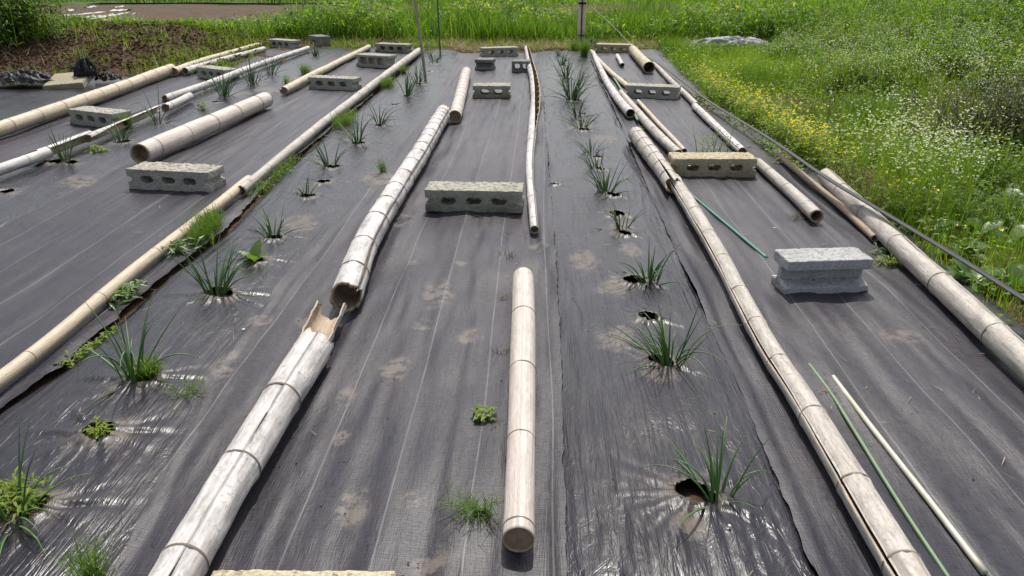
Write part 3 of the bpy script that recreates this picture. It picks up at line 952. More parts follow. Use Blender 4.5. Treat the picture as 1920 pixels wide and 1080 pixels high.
def groove_mesh(L, D, T, mat):
    """block whose long side shows a deep groove between two flanges"""
    bm = bmesh.new()
    g, t0, t1 = .048, .026, T - .032
    prof = [(0, .004), (.010, 0), (D - .01, 0), (D, .004), (D, t0), (D - g * .8, t0 + .012), (D - g * .8, t1 - .006), (D, t1), (D, T), (0, T), (0, t1), (g, t1 - .004), (g, t0 + .014), (.0, t0)]
    a = [bm.verts.new((-L / 2, y, z)) for y, z in prof]
    b = [bm.verts.new((L / 2, y, z)) for y, z in prof]
    n = len(prof)
    for i in range(n):
        bm.faces.new((a[i], a[(i + 1) % n], b[(i + 1) % n], b[i]))
    bm.faces.new(a[::-1]); bm.faces.new(b)
    bmesh.ops.triangulate(bm, faces=bm.faces[:])
    bmesh.ops.recalc_face_normals(bm, faces=bm.faces)
    me = bpy.data.meshes.new('concrete_block'); bm.to_mesh(me); bm.free()
    me.materials.append(M[mat])
    return me

def put_block(label, pl, pr, me, vox, chip, L=None, sink=.005, tilt=0.0, D=.14, back=None):
    a, b = P(*pl), P(*pr)
    if back:                       # placed by the far top edge, which is all the photo shows
        a, b = P(*pl, back), P(*pr, back)
        a = Vector((a.x, a.y - D, a.z - back)); b = Vector((b.x, b.y - D, b.z - back))
    d = (b - a)
    yaw = math.atan2(d.y, d.x)
    mid = (a + b) / 2
    fwd = Vector((-math.sin(yaw), math.cos(yaw)))
    zz = [float(H(mid.x + fwd.x * k * D, mid.y + fwd.y * k * D)) for k in (0, .5, 1)]
    o = link('concrete_block', me, None, (mid.x, mid.y, float(np.mean(zz)) + .014 - sink), yaw)
    o.rotation_euler = (tilt, 0, yaw)
    tag(o, label, 'concrete block', 'concrete blocks weighing down the mats')
    rm = o.modifiers.new('remesh', 'REMESH'); rm.mode = 'VOXEL'; rm.voxel_size = vox; rm.use_smooth_shade = True
    sm = o.modifiers.new('smooth', 'SMOOTH'); sm.factor = .5; sm.iterations = 2
    if chip:
        d1 = o.modifiers.new('chips', 'DISPLACE'); d1.texture = tex; d1.strength = chip; d1.mid_level = .5; d1.texture_coords = 'GLOBAL'
        d2 = o.modifiers.new('pits', 'DISPLACE'); d2.texture = tex2; d2.strength = chip * .5; d2.mid_level = .5; d2.texture_coords = 'GLOBAL'
    return o

std = lambda mat, L=.39, hh=.0175: block_mesh(L, .138, .090, 3, .030, hh, 1.0, True, mat)
two = lambda mat: block_mesh(.275, .15, .094, 2, .033, .020, 1.0, True, mat)
put_block('yellowish concrete block lying under the lower end of the cracked bleached pole', (412, 1069), (729, 1069), two('conc_y'), .0034, .006, back=.11)
put_block('pitted concrete block with a mossy foot in the middle of the central mat', (801, 402), (976, 405), std('conc_moss', hh=.0148), .0036, .007)
put_block('pitted grey concrete block with a crumbled corner, near the short thick tube', (234, 358), (405, 366), std('conc', hh=.0148), .0036, .009)
put_block('yellow brown concrete block between pale poles on the right mat', (1256, 336), (1420, 337), std('conc_y', hh=.0148), .004, .008)
put_block('pale grey grooved concrete block standing clear on the right mat', (1466, 562), (1630, 556), groove_mesh(.262, .112, .113, 'conc_b'), .0032, .005, D=.112)
put_block('short two hole concrete block on the central mat', (888, 187), (955, 188), two('conc_moss'), .005, .007)
put_block('dark short grooved block on the central mat, beyond the two hole block', (890, 134), (922, 135), groove_mesh(.165, .15, .10, 'conc_d'), .006, .004)
put_block('small grey block tucked against the ladder like split bamboo', (961, 138), (992, 138), block_mesh(.165, .15, .10, 2, .027, .026, .5, False, 'conc_d'), .006, .004)
put_block('pale hollow block at the weedy end of the central mat', (906, 109), (972, 107), std('conc'), .006, .006)
put_block('grey hollow block crossing the right mat beside the pale split pole', (1174, 186), (1269, 190), std('conc'), .005, .005)
put_block('brownish hollow block closing the far end of the right mat', (1114, 101), (1186, 102), std('conc_y'), .006, .005)
put_block('pale hollow block on the mat between tan split pole and pale tan pole', (576, 168), (668, 173), std('conc'), .005, .006)
put_block('thin walled block with three square holes, second beyond the thick tube', (668, 126), (729, 131), block_mesh(.36, .15, .112, 3, .043, .030, .45, True, 'conc'), .006, .005)
put_block('dull grey hollow block at the weedy end beside the pale tan pole', (700, 99), (768, 102), std('conc_moss'), .006, .005)
put_block('speckled hollow block between the stout tan pole and white half shell', (110, 233), (238, 240), std('conc'), .0045, .007)
put_block('pale pitted block against the dark mouths of the slim bank poles', (356, 147), (440, 151), std('conc'), .005, .006)
put_block('pale block at the far tip of the slim tan pole', (498, 90), (554, 94), std('conc'), .006, .005)
put_block('dull small block by the weeds where the long thin white pole ends', (568, 86), (610, 90), block_mesh(.25, .16, .12, 1, .05, .012, 1, False, 'conc_d'), .007, .005)

# flat sandy slab and crumpled black plastic at the end of the outer film
def slab():
    c = P(112, 168)
    bm = bmesh.new()
    bmesh.ops.create_cube(bm, size=1)
    for v_ in bm.verts: v_.co = Vector((v_.co.x * .30, v_.co.y * .30, v_.co.z * .055 + .0275))
    bmesh.ops.bevel(bm, geom=bm.edges[:], offset=.006, segments=2, affect='EDGES')
    me = bpy.data.meshes.new('paving_slab'); bm.to_mesh(me); bm.free(); me.materials.append(M['slab'])
    o = link('paving_slab', me, None, (c.x, c.y + .16, c.z + .015), R(12))
    o.rotation_euler = (R(11), R(-4), R(10))
    tag(o, 'flat sandy concrete slab holding down crumpled black plastic', 'slab')
slab()

def crumple(name, label, cat, c, sx, sy, hz, mat, seed, rotz=0, n=44, ridge=7):
    u = np.linspace(-1, 1, n); X, Y = np.meshgrid(u, u)
    rr = np.sqrt(X ** 2 + Y ** 2)
    env = np.clip(1 - rr ** 2 * .8, 0, 1) ** .6
    rid = 1 - np.abs(2 * fbm(X * ridge * .5 + 3, Y * ridge * .5, seed, 3) - 1)
    Z = hz * env * (.25 + 1.1 * np.clip(rid - .35, 0, 1)) + hz * .25 * (fbm(X * 4, Y * 4, seed + 4, 3) - .5)
    x = X * sx * (1 + .25 * (fbm(X * 2, Y * 2, seed + 1) - .5)); y = Y * sy * (1 + .3 * (fbm(X * 2, Y * 2, seed + 2) - .5))
    cz, sz = math.cos(rotz), math.sin(rotz)
    wx = c.x + x * cz - y * sz; wy = c.y + x * sz + y * cz
    wz = H(wx, wy) + .012 + np.maximum(Z, 0)
    keep = (rr < .98 + .25 * (fbm(np.arctan2(Y, X) * 2, 0 * X, seed + 6) - .5))
    ix = np.arange(n * n).reshape(n, n)
    qd = np.stack([ix[:-1, :-1], ix[:-1, 1:], ix[1:, 1:], ix[1:, :-1]], -1).reshape(-1, 4)
    qd = qd[keep.ravel()[qd].all(1)]
    V = np.stack([wx - c.x, wy - c.y, wz - c.z], -1).reshape(-1, 3)
    o = link(name, mesh_np(name, V, [qd], mats=[M[mat]]), None, c)
    so = o.modifiers.new('thick', 'SOLIDIFY'); so.thickness = .002
    return tag(o, label, cat)
crumple('plastic_heap', 'crumpled black plastic film heaped left of the sandy slab', 'plastic film', P(48, 163), .24, .15, .13, 'black', 3)
crumple('plastic_heap', 'twisted black plastic bundle standing right of the sandy slab', 'plastic film', P(166, 160), .10, .10, .22, 'black', 9)
crumple('plastic_heap', 'small crumpled black plastic end beside the stout tan pole', 'plastic film', P(205, 156), .12, .07, .08, 'black', 15)
crumple('plastic_heap', 'scrap of black plastic at the foot of the wooden post', 'plastic film', P(1108, 92), .12, .12, .10, 'black', 21)
crumple('plastic_sheet', 'grey plastic sheet lying rumpled in the meadow before the tall weeds', 'plastic sheet', P(1372, 96), .48, .20, .16, 'greypl', 27, R(-4), 60, 5)
crumple('plastic_sheet', 'pale grey plastic sheet half hidden among white flowers', 'plastic sheet', P(1868, 165), .30, .26, .07, 'greypl', 33, 0, 50, 5)

# ------------------------------------------------------------------ vegetation helpers
def blades(base, h, w, yaw, lean, curl, tint, seg=3, tip_pow=1.3, fold=None):
    """vectorised ribbons; returns verts, quads, tris, tint per vertex"""
    n = len(base)
    h = np.broadcast_to(h, (n,)); w = np.broadcast_to(w, (n,)); lean = np.broadcast_to(lean, (n,)); curl = np.broadcast_to(curl, (n,))
    dirx, diry = np.cos(yaw), np.sin(yaw)
    # blade width axis turned at random so ribbons are not all edge-on
    ya = yaw + math.pi / 2 + rng.uniform(-.9, .9, n)
    sx, sy = np.cos(ya), np.sin(ya)
    pos = np.array(base, float).copy()
    V = np.zeros((n, 2 * seg + 1, 3))
    st = h / seg
    for k in range(seg + 1):
        f = k / seg
        if k < seg:
            ww = w * .5 * (1 - f ** tip_pow) * (.75 + .25 * min(1, f * 3 + .3))
            V[:, 2 * k, 0] = pos[:, 0] - sx * ww; V[:, 2 * k, 1] = pos[:, 1] - sy * ww; V[:, 2 * k, 2] = pos[:, 2]
            V[:, 2 * k + 1, 0] = pos[:, 0] + sx * ww; V[:, 2 * k + 1, 1] = pos[:, 1] + sy * ww; V[:, 2 * k + 1, 2] = pos[:, 2]
            a = lean + curl * (f + .5 / seg)
            pos[:, 0] += np.sin(a) * dirx * st; pos[:, 1] += np.sin(a) * diry * st; pos[:, 2] += np.cos(a) * st
        else:
            V[:, 2 * seg] = pos
    m = 2 * seg + 1
    o = (np.arange(n) * m)[:, None]
    Q = np.concatenate([o + np.array([2 * k, 2 * k + 1, 2 * k + 3, 2 * k + 2])[None, :] for k in range(seg - 1)]) if seg > 1 else np.zeros((0, 4), int)
    T = o + np.array([2 * seg - 2, 2 * seg - 1, 2 * seg])[None, :]
    return V.reshape(-1, 3), Q, T, np.repeat(tint, m)

def leaves(c, length, width, yaw, tilt, tint, droop=.25):
    """pointed leaves of 6 vertices (4 triangles), folded a little along the midrib"""
    n = len(c)
    length = np.broadcast_to(length, (n,)); width = np.broadcast_to(width, (n,)); tilt = np.broadcast_to(tilt, (n,))
    d = np.stack([np.cos(yaw) * np.cos(tilt), np.sin(yaw) * np.cos(tilt), np.sin(tilt)], -1)
    s = np.stack([-np.sin(yaw), np.cos(yaw), np.zeros(n)], -1)
    roll = rng.uniform(-.5, .5, n)
    up = np.cross(d, s)
    s = s * np.cos(roll)[:, None] + up * np.sin(roll)[:, None]
    L = length[:, None]; W = width[:, None] * .5
    z = np.array([0, 0, 1.0])
    V = np.stack([c, c + d * L * .45 - s * W + z * W * .3, c + d * L * .5 - z * L * .02, c + d * L * .45 + s * W + z * W * .3, c + d * L - z * L * droop], 1)
    o = (np.arange(n) * 5)[:, None]
    T = np.concatenate([o + np.array(k)[None, :] for k in ((0, 2, 1), (0, 3, 2), (1, 2, 4), (2, 3, 4))])
    return V.reshape(-1, 3), np.zeros((0, 4), int), T, np.repeat(tint, 5)

def petals(c, r, tint, face=None, m=6):
    """small round flower heads, slightly cupped, turned to the sky"""
    n = len(c)
    r = np.broadcast_to(r, (n,))
    nx, ny = rng.normal(0, .35, n), rng.normal(-.1, .35, n)
    N_ = np.stack([nx, ny, np.ones(n)], -1); N_ /= np.linalg.norm(N_, axis=1)[:, None]
    a_ = np.cross(N_, np.array([1.0, 0, 0])); a_ /= np.linalg.norm(a_, axis=1)[:, None]
    b_ = np.cross(N_, a_)
    V = [c - N_ * r[:, None] * .25]
    for k in range(m):
        an = 2 * math.pi * k / m
        rr = r * (1.0 if k % 2 else .72)
        V.append(c + (a_ * math.cos(an) + b_ * math.sin(an)) * rr[:, None] + N_ * r[:, None] * .12)
    V = np.stack(V, 1)
    o = (np.arange(n) * (m + 1))[:, None]
    T = np.concatenate([o + np.array([0, 1 + k, 1 + (k + 1) % m])[None, :] for k in range(m)])
    return V.reshape(-1, 3), np.zeros((0, 4), int), T, np.repeat(tint, m + 1)

def merge(parts):
    V, Q, T, A = [], [], [], []
    off = 0
    for v, q_, t_, a_ in parts:
        V.append(v); A.append(a_)
        if len(q_): Q.append(q_ + off)
        if len(t_): T.append(t_ + off)
        off += len(v)
    return np.concatenate(V), (np.concatenate(Q) if Q else np.zeros((0, 4), int)), (np.concatenate(T) if T else np.zeros((0, 3), int)), np.concatenate(A)

def veg_obj(name, parts, mat, parent=None, loc=(0, 0, 0), smooth=True):
    v, q_, t_, a_ = merge(parts)
    me = mesh_np(name, v - np.array(loc), [g for g in (q_, t_) if len(g)], attrs={'tint': np.clip(a_, 0, 1)}, mats=[M[mat]], smooth=smooth)
    return link(name, me, parent, loc if parent is None else (0, 0, 0))

def scatter(n, x0, x1, y0, y1, dens=None):
    x = rng.uniform(x0, x1, n); y = rng.uniform(y0, y1, n)
    if dens is not None:
        k = rng.uniform(0, 1, n) < dens(x, y)
        x, y = x[k], y[k]
    return x, y

def in_view(x, y, margin=.6):
    """rough footprint of what the place's viewer could see, generously widened"""
    px = np.abs(x + .03 * y) - (y * .72 + margin)
    return px < 0

def ground_pts(x, y, dz=-.005):
    return np.stack([x, y, H(x, y) + dz], -1)

ORD = ['first', 'second', 'third', 'fourth', 'fifth', 'sixth', 'seventh', 'eighth', 'ninth', 'tenth', 'eleventh', 'twelfth', 'thirteenth', 'fourteenth', 'fifteenth', 'sixteenth', 'seventeenth']

# ------------------------------------------------------------------ onion plants
def onion_leaf(base, yaw, lean, curl, length, r0, tint, sides=5, seg=8, kink=None):
    pos = np.array(base, float)
    V = []; TT = []
    a = lean
    for k in range(seg + 1):
        f = k / seg
        d = np.array([math.sin(a) * math.cos(yaw), math.sin(a) * math.sin(yaw), math.cos(a)])
        s = np.array([-math.sin(yaw), math.cos(yaw), 0]); b = np.cross(d, s)
        rr = r0 * (1 - f ** 1.8) * (.75 + .35 * math.sin(min(1, f * 2.2) * 1.6)) + .0004
        for i in range(sides):
            an = 2 * math.pi * i / sides
            V.append(pos + s * math.cos(an) * rr + b * math.sin(an) * rr * .7)
            TT.append(.0 if f < .06 else (tint if f < .93 else min(1.0, tint + (.5 if tint > .6 else .0))))
        a = min(a + curl / seg * (1 + f), 2.2)
        if kink and abs(f - kink) < .5 / seg: a += .8
        pos = pos + d * length / seg
        pos[2] = max(pos[2], base[2] + .012) if f > .3 else pos[2]
    ix = np.arange((seg + 1) * sides).reshape(seg + 1, sides)
    Q = np.stack([ix[:-1], ix[1:], np.roll(ix[1:], -1, 1), np.roll(ix[:-1], -1, 1)], -1).reshape(-1, 4)
    return np.array(V), Q, np.zeros((0, 3), int), np.array(TT)

def onion(label, px, py, hpx, n, group, lowleaves=2, big=False):
    p = P(px, py, -.012)
    s = scale_at(p)
    far = max(0.0, min(1.0, (p.y - 2.5) / 4))
    hm = hpx / s * (1.10 + .18 * far)
    n = int(n * (1 + .5 * far))
    root = thing('onion_plant', label, 'onion plant', p, 0, group)
    lst = []
    n = int(n * 1.4)
    for i in range(n):
        yaw = random.uniform(0, 6.283)
        if i < lowleaves:
            lean, curl, ln = random.uniform(.85, 1.25), random.uniform(.2, .7), hm * random.uniform(.8, 1.15)
        else:
            lean, curl, ln = abs(random.gauss(.24, .22)) + .03, random.choice((.1, .4, .9, 1.5)) * random.uniform(.5, 1.1), hm * random.uniform(.6, 1.25)
        bo = np.array(p) + np.array([math.cos(yaw) * .012, math.sin(yaw) * .012, 0]) * random.uniform(.2, 1.3) * (1 + n / 25)
        tint = random.uniform(.35, .86)
        r0 = random.uniform(.0018, .0031) * (1 + .35 * far)
        lst.append(onion_leaf(bo, yaw, lean, curl, ln, r0, tint, kink=random.uniform(.4, .8) if random.random() < .12 else None))
    off = np.array(p)
    if big:
        for v, q_, t_, a_ in lst:
            me = mesh_np('leaf', v - off, [q_], attrs={'tint': a_}, mats=[M['onion']])
            link('leaf', me, root)
    else:
        v, q_, t_, a_ = merge(lst)
        link('leaf_clump', mesh_np('leaf_clump', v - off, [q_], attrs={'tint': a_}, mats=[M['onion']]), root)
    return root

G4 = 'onion plants along the film strip right of the centre'
O4 = [(1048, 108, 16, 7), (1053, 124, 26, 9), (1062, 150, 34, 12), (1072, 190, 62, 24), (1083, 222, 38, 9), (1090, 244, 42, 9), (1108, 292, 40, 8), (1120, 322, 40, 8),
      (1135, 366, 64, 16), (1163, 436, 52, 10), (1216, 536, 78, 16), (1256, 690, 118, 24), (1342, 946, 128, 13)]
for i, (px, py, hp, n) in enumerate(O4):
    onion('%s onion plant from the weed bank in the film strip beside the slit pole' % ORD[i], px, py, hp, n, G4, 3 if n > 10 else 2, py > 330)
G2 = 'onion plants along the film strip beside the tan pole'
O2 = [(814, 118, 24, 8), (784, 162, 40, 8), (762, 184, 44, 10), (712, 237, 44, 9), (670, 274, 52, 13), (618, 317, 54, 13), (572, 371, 34, 8), (513, 450, 62, 14), (405, 556, 96, 22), (252, 722, 150, 13), (22, 982, 150, 16)]
for i, (px, py, hp, n) in enumerate(O2):
    onion('%s onion plant from the weed bank in the film strip beside the spotted tan pole' % ORD[i], px, py, hp, n, G2, 3 if n > 10 else 1, py > 330)
G0 = 'onion plants along the left film strip'
O0 = [(592, 107, 22, 8), (508, 143, 34, 9), (474, 163, 44, 12), (420, 184, 48, 13), (299, 236, 56, 7), (228, 271, 48, 9), (126, 310, 70, 9)]
for i, (px, py, hp, n) in enumerate(O0):
    onion('%s onion plant from the weed bank in the film strip of thin white poles' % ORD[i], px, py, hp, n, G0, 1, False)

# ------------------------------------------------------------------ weeds growing through the sheets
def horsetail(label, px, py, wpx, hpx, n=160, lean=.0, droop=.0, group='horsetail tufts in the gaps of the sheets', along=None, toward=None):
    p = P(px, py, -.008); s = scale_at(p)
    W, Hh = wpx / s, hpx / s
    if along:
        q_ = P(*along)
        k = rng.uniform(0, 1, n)
        x = p.x + (q_.x - p.x) * k + rng.normal(0, .018, n); y = p.y + (q_.y - p.y) * k + rng.normal(0, .018, n)
    else:
        x = p.x + rng.normal(0, W * .16, n); y = p.y + rng.normal(0, W * .16, n)
    b = ground_pts(x, y)
    yaw = rng.uniform(0, 6.283, n) if toward is None else toward + rng.normal(0, .75, n)
    main = blades(b, Hh * rng.uniform(.5, 1.1, n), .0026, yaw, np.abs(rng.normal(.25, .2, n)) + lean, rng.uniform(0, .5, n) + droop, rng.uniform(.2, .9, n), 4)
    # fine side branches
    m = n * 5
    k = rng.integers(0, n, m)
    tpos = rng.uniform(.2, .8, m)
    V = main[0].reshape(n, -1, 3)
    lo = (tpos * 3.99).astype(int)
    c = V[k, np.minimum(lo * 2, 6)] * .5 + V[k, np.minimum(lo * 2 + 2, 8)] * .5
    side = blades(c, Hh * rng.uniform(.15, .35, m), .0017, rng.uniform(0, 6.283, m), rng.uniform(.4, 1.0, m), rng.uniform(-.2, .3, m) + droop * .5, rng.uniform(.2, 1, m), 2)
    o = veg_obj('horsetail_tuft', [main, side], 'horsetail', None, tuple(p))
    return tag(o, label, 'horsetail', group)

horsetail('dense horsetail tuft leaning over the spotted tan pole', 372, 468, 60, 58, 420, along=(405, 425))
horsetail('drooping horsetail tuft growing through the central mat beside the smooth tube', 900, 966, 30, 118, 62, lean=.40, droop=.75, toward=R(-105))
horsetail('upright horsetail tuft at the film edge next to the cracked bleached pole', 178, 1098, 60, 120, 60)
horsetail('small horsetail tuft on the film beside the thick ringed pole', 718, 330, 16, 38, 50)
horsetail('horsetail fringe in the gap beside the pale tan pole, near its lower end', 480, 372, 30, 34, 130, along=(560, 300))
horsetail('horsetail fringe half way along the pale tan pole', 632, 246, 26, 36, 190, along=(660, 228))
horsetail('horsetail clump beyond the half way fringe of the pale tan pole', 722, 168, 18, 26, 160, along=(735, 158))
horsetail('horsetail clump nearest the far tip of the pale tan pole', 757, 140, 14, 20, 110)
horsetail('round feathery horsetail on the left onion film', 574, 145, 26, 30, 150)
horsetail('faint feathery horsetail on the film before the tan split pole', 537, 160, 22, 22, 50)
horsetail('soft horsetail at the end of the speckled block by the half shell', 240, 244, 20, 36, 120)
horsetail('tall horsetail stand at the foot of the wooden post', 1096, 108, 20, 40, 240)
horsetail('low horsetail stand at the far edge of the right film strip', 1078, 96, 30, 22, 200)
horsetail('wispy horsetail growing in an onion hole of the wrinkled film', 285, 712, 46, 62, 90, lean=.2)
horsetail('bent grassy horsetail spilling onto the film below the wispy one', 348, 742, 30, 60, 50, lean=.7, droop=.6)

def leafy(label, px, py, spread, hpx, n, lpx, wratio=.3, mat='broad', tint=(.3, .9), name='weed', cat='weed', group='small weeds in the gaps', up=.6, along=None, asparts=False):
    p = P(px, py, -.004); s = scale_at(p)
    L = lpx / s
    if along:
        q_ = P(*along); k = rng.uniform(0, 1, n)
        x = p.x + (q_.x - p.x) * k; y = p.y + (q_.y - p.y) * k
        x = x + rng.normal(0, spread / s * .25, n); y = y + rng.normal(0, spread / s * .25, n)
    else:
        x = p.x + np.clip(rng.normal(0, .3, n), -.5, .5) * spread / s; y = p.y + np.clip(rng.normal(0, .3, n), -.5, .5) * spread / s
    z = H(x, y) + rng.uniform(.0, 1, n) * hpx / s
    c = np.stack([x, y, z], -1)
    st = blades(ground_pts(x, y), np.maximum(z - H(x, y), .004) + .004, .0025, rng.uniform(0, 6.28, n), .05, .1, rng.uniform(*tint, n), 1)
    lv = leaves(c, L * rng.uniform(.6, 1.15, n), L * wratio, rng.uniform(0, 6.283, n), rng.uniform(-.1, up, n), rng.uniform(*tint, n))
    if asparts:
        root = thing(name, label, cat, p, 0, group)
        for i in range(n):
            v, q_, t_, a_ = leaves(c[i:i + 1], L * rng.uniform(.7, 1.1, 1), L * wratio, rng.uniform(0, 6.283, 1), rng.uniform(.1, up, 1), rng.uniform(*tint, 1), .3)
            link('leaf', mesh_np('leaf', v - np.array(p), [t_], attrs={'tint': a_}, mats=[M[mat]], smooth=False), root)
        link('stem', mesh_np('stem', st[0] - np.array(p), [st[2]], attrs={'tint': st[3]}, mats=[M[mat]]), root)
        return root
    o = veg_obj(name, [st, lv], mat, None, tuple(p), smooth=False)
    return tag(o, label, cat, None if 'under the strap' in label else group, 'stuff' if 'under the strap' in label else None)

leafy('bright grassy weed filling an empty planting hole of the wrinkled film', 186, 816, 34, 16, 60, 30, .16, 'clover', (.6, 1))
leafy('dense weed mat around the onion plant nearest the cracked pole foot', 30, 955, 95, 40, 260, 34, .16, 'clover', (.5, 1))
leafy('weed tuft crowding the onion beside the wispy horsetail', 268, 708, 40, 26, 110, 26, .14, 'clover', (.5, 1))
leafy('row of spiky weeds in the crevice beside the spotted tan pole', 205, 585, 26, 26, 70, 36, .2, 'broad', (.5, 1), along=(262, 545))
leafy('low yellowish weeds in the crevice nearer the spotted pole foot', 120, 690, 22, 12, 120, 18, .4, 'clover', (.5, 1), along=(215, 625))
leafy('spiky weed tuft where the dense horsetail meets the tan pole', 318, 486, 34, 24, 60, 36, .16, 'broad', (.4, 1), along=(345, 474))
leafy('dark tangled weed in the gap near the lower pale tan pole', 470, 375, 20, 12, 60, 14, .25, 'clover', (.3, .9), along=(550, 318))
leafy('small round leaved sprig growing out of the central mat', 903, 797, 40, 26, 44, 19, .75, 'clover', (.6, 1))
leafy('little weed with pointed leaves beside the thick cracked grey pole', 1662, 505, 26, 22, 40, 26, .16, 'clover', (.5, 1))
leafy('tiny weed by the corner of the grey grooved block', 1645, 482, 16, 16, 22, 22, .16, 'broad', (.5, 1))
leafy('low green weed on the film left of the thick open tube', 185, 285, 26, 8, 40, 16, .35, 'clover', (.4, .9))
leafy('small branching weed on the left onion film', 382, 207, 22, 16, 40, 12, .3, 'clover', (.3, .8))
leafy('yellow green weeds where the yellow block meets the slit pole', 1196, 250, 12, 10, 30, 10, .3, 'clover', (.5, 1))
leafy('small weed at the corner of the grey hollow block', 1258, 188, 14, 10, 40, 10, .4, 'clover', (.4, .9))
leafy('sprig of weed by the pale split pole head', 1172, 165, 14, 14, 40, 10, .4, 'clover', (.4, .9))
leafy('green weeds lodged between thin white pole and speckled block', 345, 188, 20, 8, 50, 9, .4, 'clover', (.4, 1), along=(440, 152))
leafy('yellow weed patch by the dull block at the weedy end', 775, 92, 30, 8, 70, 10, .4, 'clover', (.6, 1))

leafy('low weeds and seedlings under the strap by the dry leaves', 1420, 268, 40, 14, 160, 14, .4, 'clover', (.3, 1), along=(1510, 330))
leafy('weedy fringe under the strap beside the white thin pole', 1300, 186, 26, 10, 120, 11, .4, 'clover', (.3, 1), along=(1400, 250))

# broad leaved seedling with three big leaves
p = P(478, 492, -.004)
rt = thing('seedling', 'seedling with three broad upright leaves in a film hole', 'seedling', p)
for yaw, tl, L, wd in ((1.4, 1.15, .080, .040), (-1.9, .95, .070, .046), (3.0, .8, .065, .038), (.2, .75, .055, .03)):
    nseg = 7; V = []
    d = np.array([math.cos(yaw) * math.cos(tl), math.sin(yaw) * math.cos(tl), math.sin(tl)]); sd = np.array([-math.sin(yaw), math.cos(yaw), 0])
    nrm = np.cross(d, sd)
    for k in range(nseg + 1):
        f = k / nseg
        wv = wd * .5 * math.sin(math.pi * min(1, f * .93 + .06)) ** .8 * (1 + .12 * math.sin(k * 2.4))
        c = d * L * f - nrm * L * .25 * f * f
        for u in (-1, -.5, 0, .5, 1):
            V.append(c + sd * wv * u - nrm * abs(u) * wv * -.35 + nrm * .002 * math.sin(k * 3 + u * 4))
    ix = np.arange((nseg + 1) * 5).reshape(nseg + 1, 5)
    Q = np.stack([ix[:-1, :-1], ix[:-1, 1:], ix[1:, 1:], ix[1:, :-1]], -1).reshape(-1, 4)
    link('leaf', mesh_np('leaf', np.array(V), [Q], attrs={'tint': np.full(len(V), .8)}, mats=[M['broad']]), rt)

# dry bits: tuft of dead stems in the mat cuts, straw on the mat
def drybits(label, px, py, wpx, n, lpx, name='dry_stems', mat='twig', up=.15):
    p = P(px, py, .012); s = scale_at(p)
    x = p.x + rng.normal(0, wpx / s * .35, n); y = p.y + rng.normal(0, wpx / s * .22, n)
    b = np.stack([x, y, H(x, y) + .014], -1)
    pa = blades(b, lpx / s * rng.uniform(.4, 1.1, n), .0022, rng.uniform(0, 6.283, n), rng.uniform(1.2, 1.58, n) - up, rng.uniform(-.2, .2, n), rng.uniform(0, .9, n), 2)
    return tag(veg_obj(name, [pa], mat, None, tuple(p)), label, 'dry stems', 'dead plant bits on the mats')
drybits('dark dead stems in the mat slit beside the upper smooth tube', 948, 556, 20, 26, 18)
drybits('dark dead stems in the mat slit halfway along the smooth tube', 942, 660, 24, 26, 20)
drybits('dead stems next to the round leaved sprig', 932, 798, 20, 40, 18)
drybits('dead stems in the slit between split bamboo foot and smooth tube', 955, 482, 20, 20, 26, up=.7)
drybits('tiny dead stems in the mat slit at the split bamboo foot', 955, 440, 16, 12, 14)
drybits('dry brown twigs at the mouth of the grey open tube', 1497, 408, 34, 70, 30)
drybits('black dead wisps above the drooping horsetail', 895, 962, 40, 40, 30, up=.5)
drybits('dry crumbs and straw beside the grey grooved block', 1648, 492, 40, 60, 16, mat='straw')
drybits('dry straw at the head of the slim green stake', 1553, 735, 22, 60, 14, mat='straw')
drybits('dry leaves caught between strap and brown pole', 1480, 300, 40, 160, 20, mat='straw', up=.4)

# ------------------------------------------------------------------ meadow on the right
def x_edge(y): return lin(E_M5R, np.clip(y, 2.0, 9.2))
def meadow_d(x, y):
    e = x - x_edge(y)
    return sstep(-.05, .02, e + .05 * (vnoise(y * 7, 0 * y, 201) - .5))
def bare(x, y):
    return sstep(.60, .74, fbm(x * 1.1, y * 1.1, 211, 2))

mparts = []
for n, y0, y1, hh, ww in ((80000, 1.6, 4.6, .085, .0026), (120000, 4.6, 9.4, .115, .0042)):
    x, y = scatter(n, 1.1, 8.0, y0, y1, lambda a, b: meadow_d(a, b) * (1 - .85 * bare(a, b)) * in_view(a, b, .5))
    g = fbm(x * 1.6, y * 1.6, 205, 3)
    k = len(x)
    h = hh * (.15 + 2.1 * g ** 1.2) * rng.uniform(.6, 1.2, k) * (1 + .35 * sstep(5.5, 8.5, y))
    mparts.append(blades(ground_pts(x, y), h, ww * rng.uniform(.7, 1.3, k), rng.uniform(0, 6.283, k), np.abs(rng.normal(.15, .2, k)), rng.uniform(.0, .8, k),
                         np.clip(-.15 + 1.15 * fbm(x * 2.2, y * 2.2, 206, 3) + rng.normal(0, .17, k), 0, 1), 2))
tag(veg_obj('meadow_grass', mparts, 'grass'), 'soft green meadow grass and horsetail growing beside the mats', 'grass', kind='stuff')

x, y = scatter(60000, 1.1, 7.5, 1.6, 9.4, lambda a, b: meadow_d(a, b) * (1 - .6 * bare(a, b)) * in_view(a, b, .4) * (.35 + .65 * sstep(.4, .6, fbm(a * 2.3, b * 2.3, 221))))
k = len(x)
c = ground_pts(x, y, 0); c[:, 2] += rng.uniform(.005, .09, k) * (.5 + fbm(x * 2, y * 2, 222))
lv = leaves(c, rng.uniform(.012, .032, k) * (1 + .1 * y), rng.uniform(.008, .017, k) * (1 + .1 * y), rng.uniform(0, 6.283, k), rng.uniform(-.2, .7, k),
            np.clip(.5 * fbm(x * 1.5, y * 1.5, 223) + rng.uniform(0, .7, k), 0, 1))
tag(veg_obj('meadow_leaves', [lv], 'clover', smooth=False), 'small broad leaves of low weeds mixed through the meadow', 'weeds', kind='stuff')

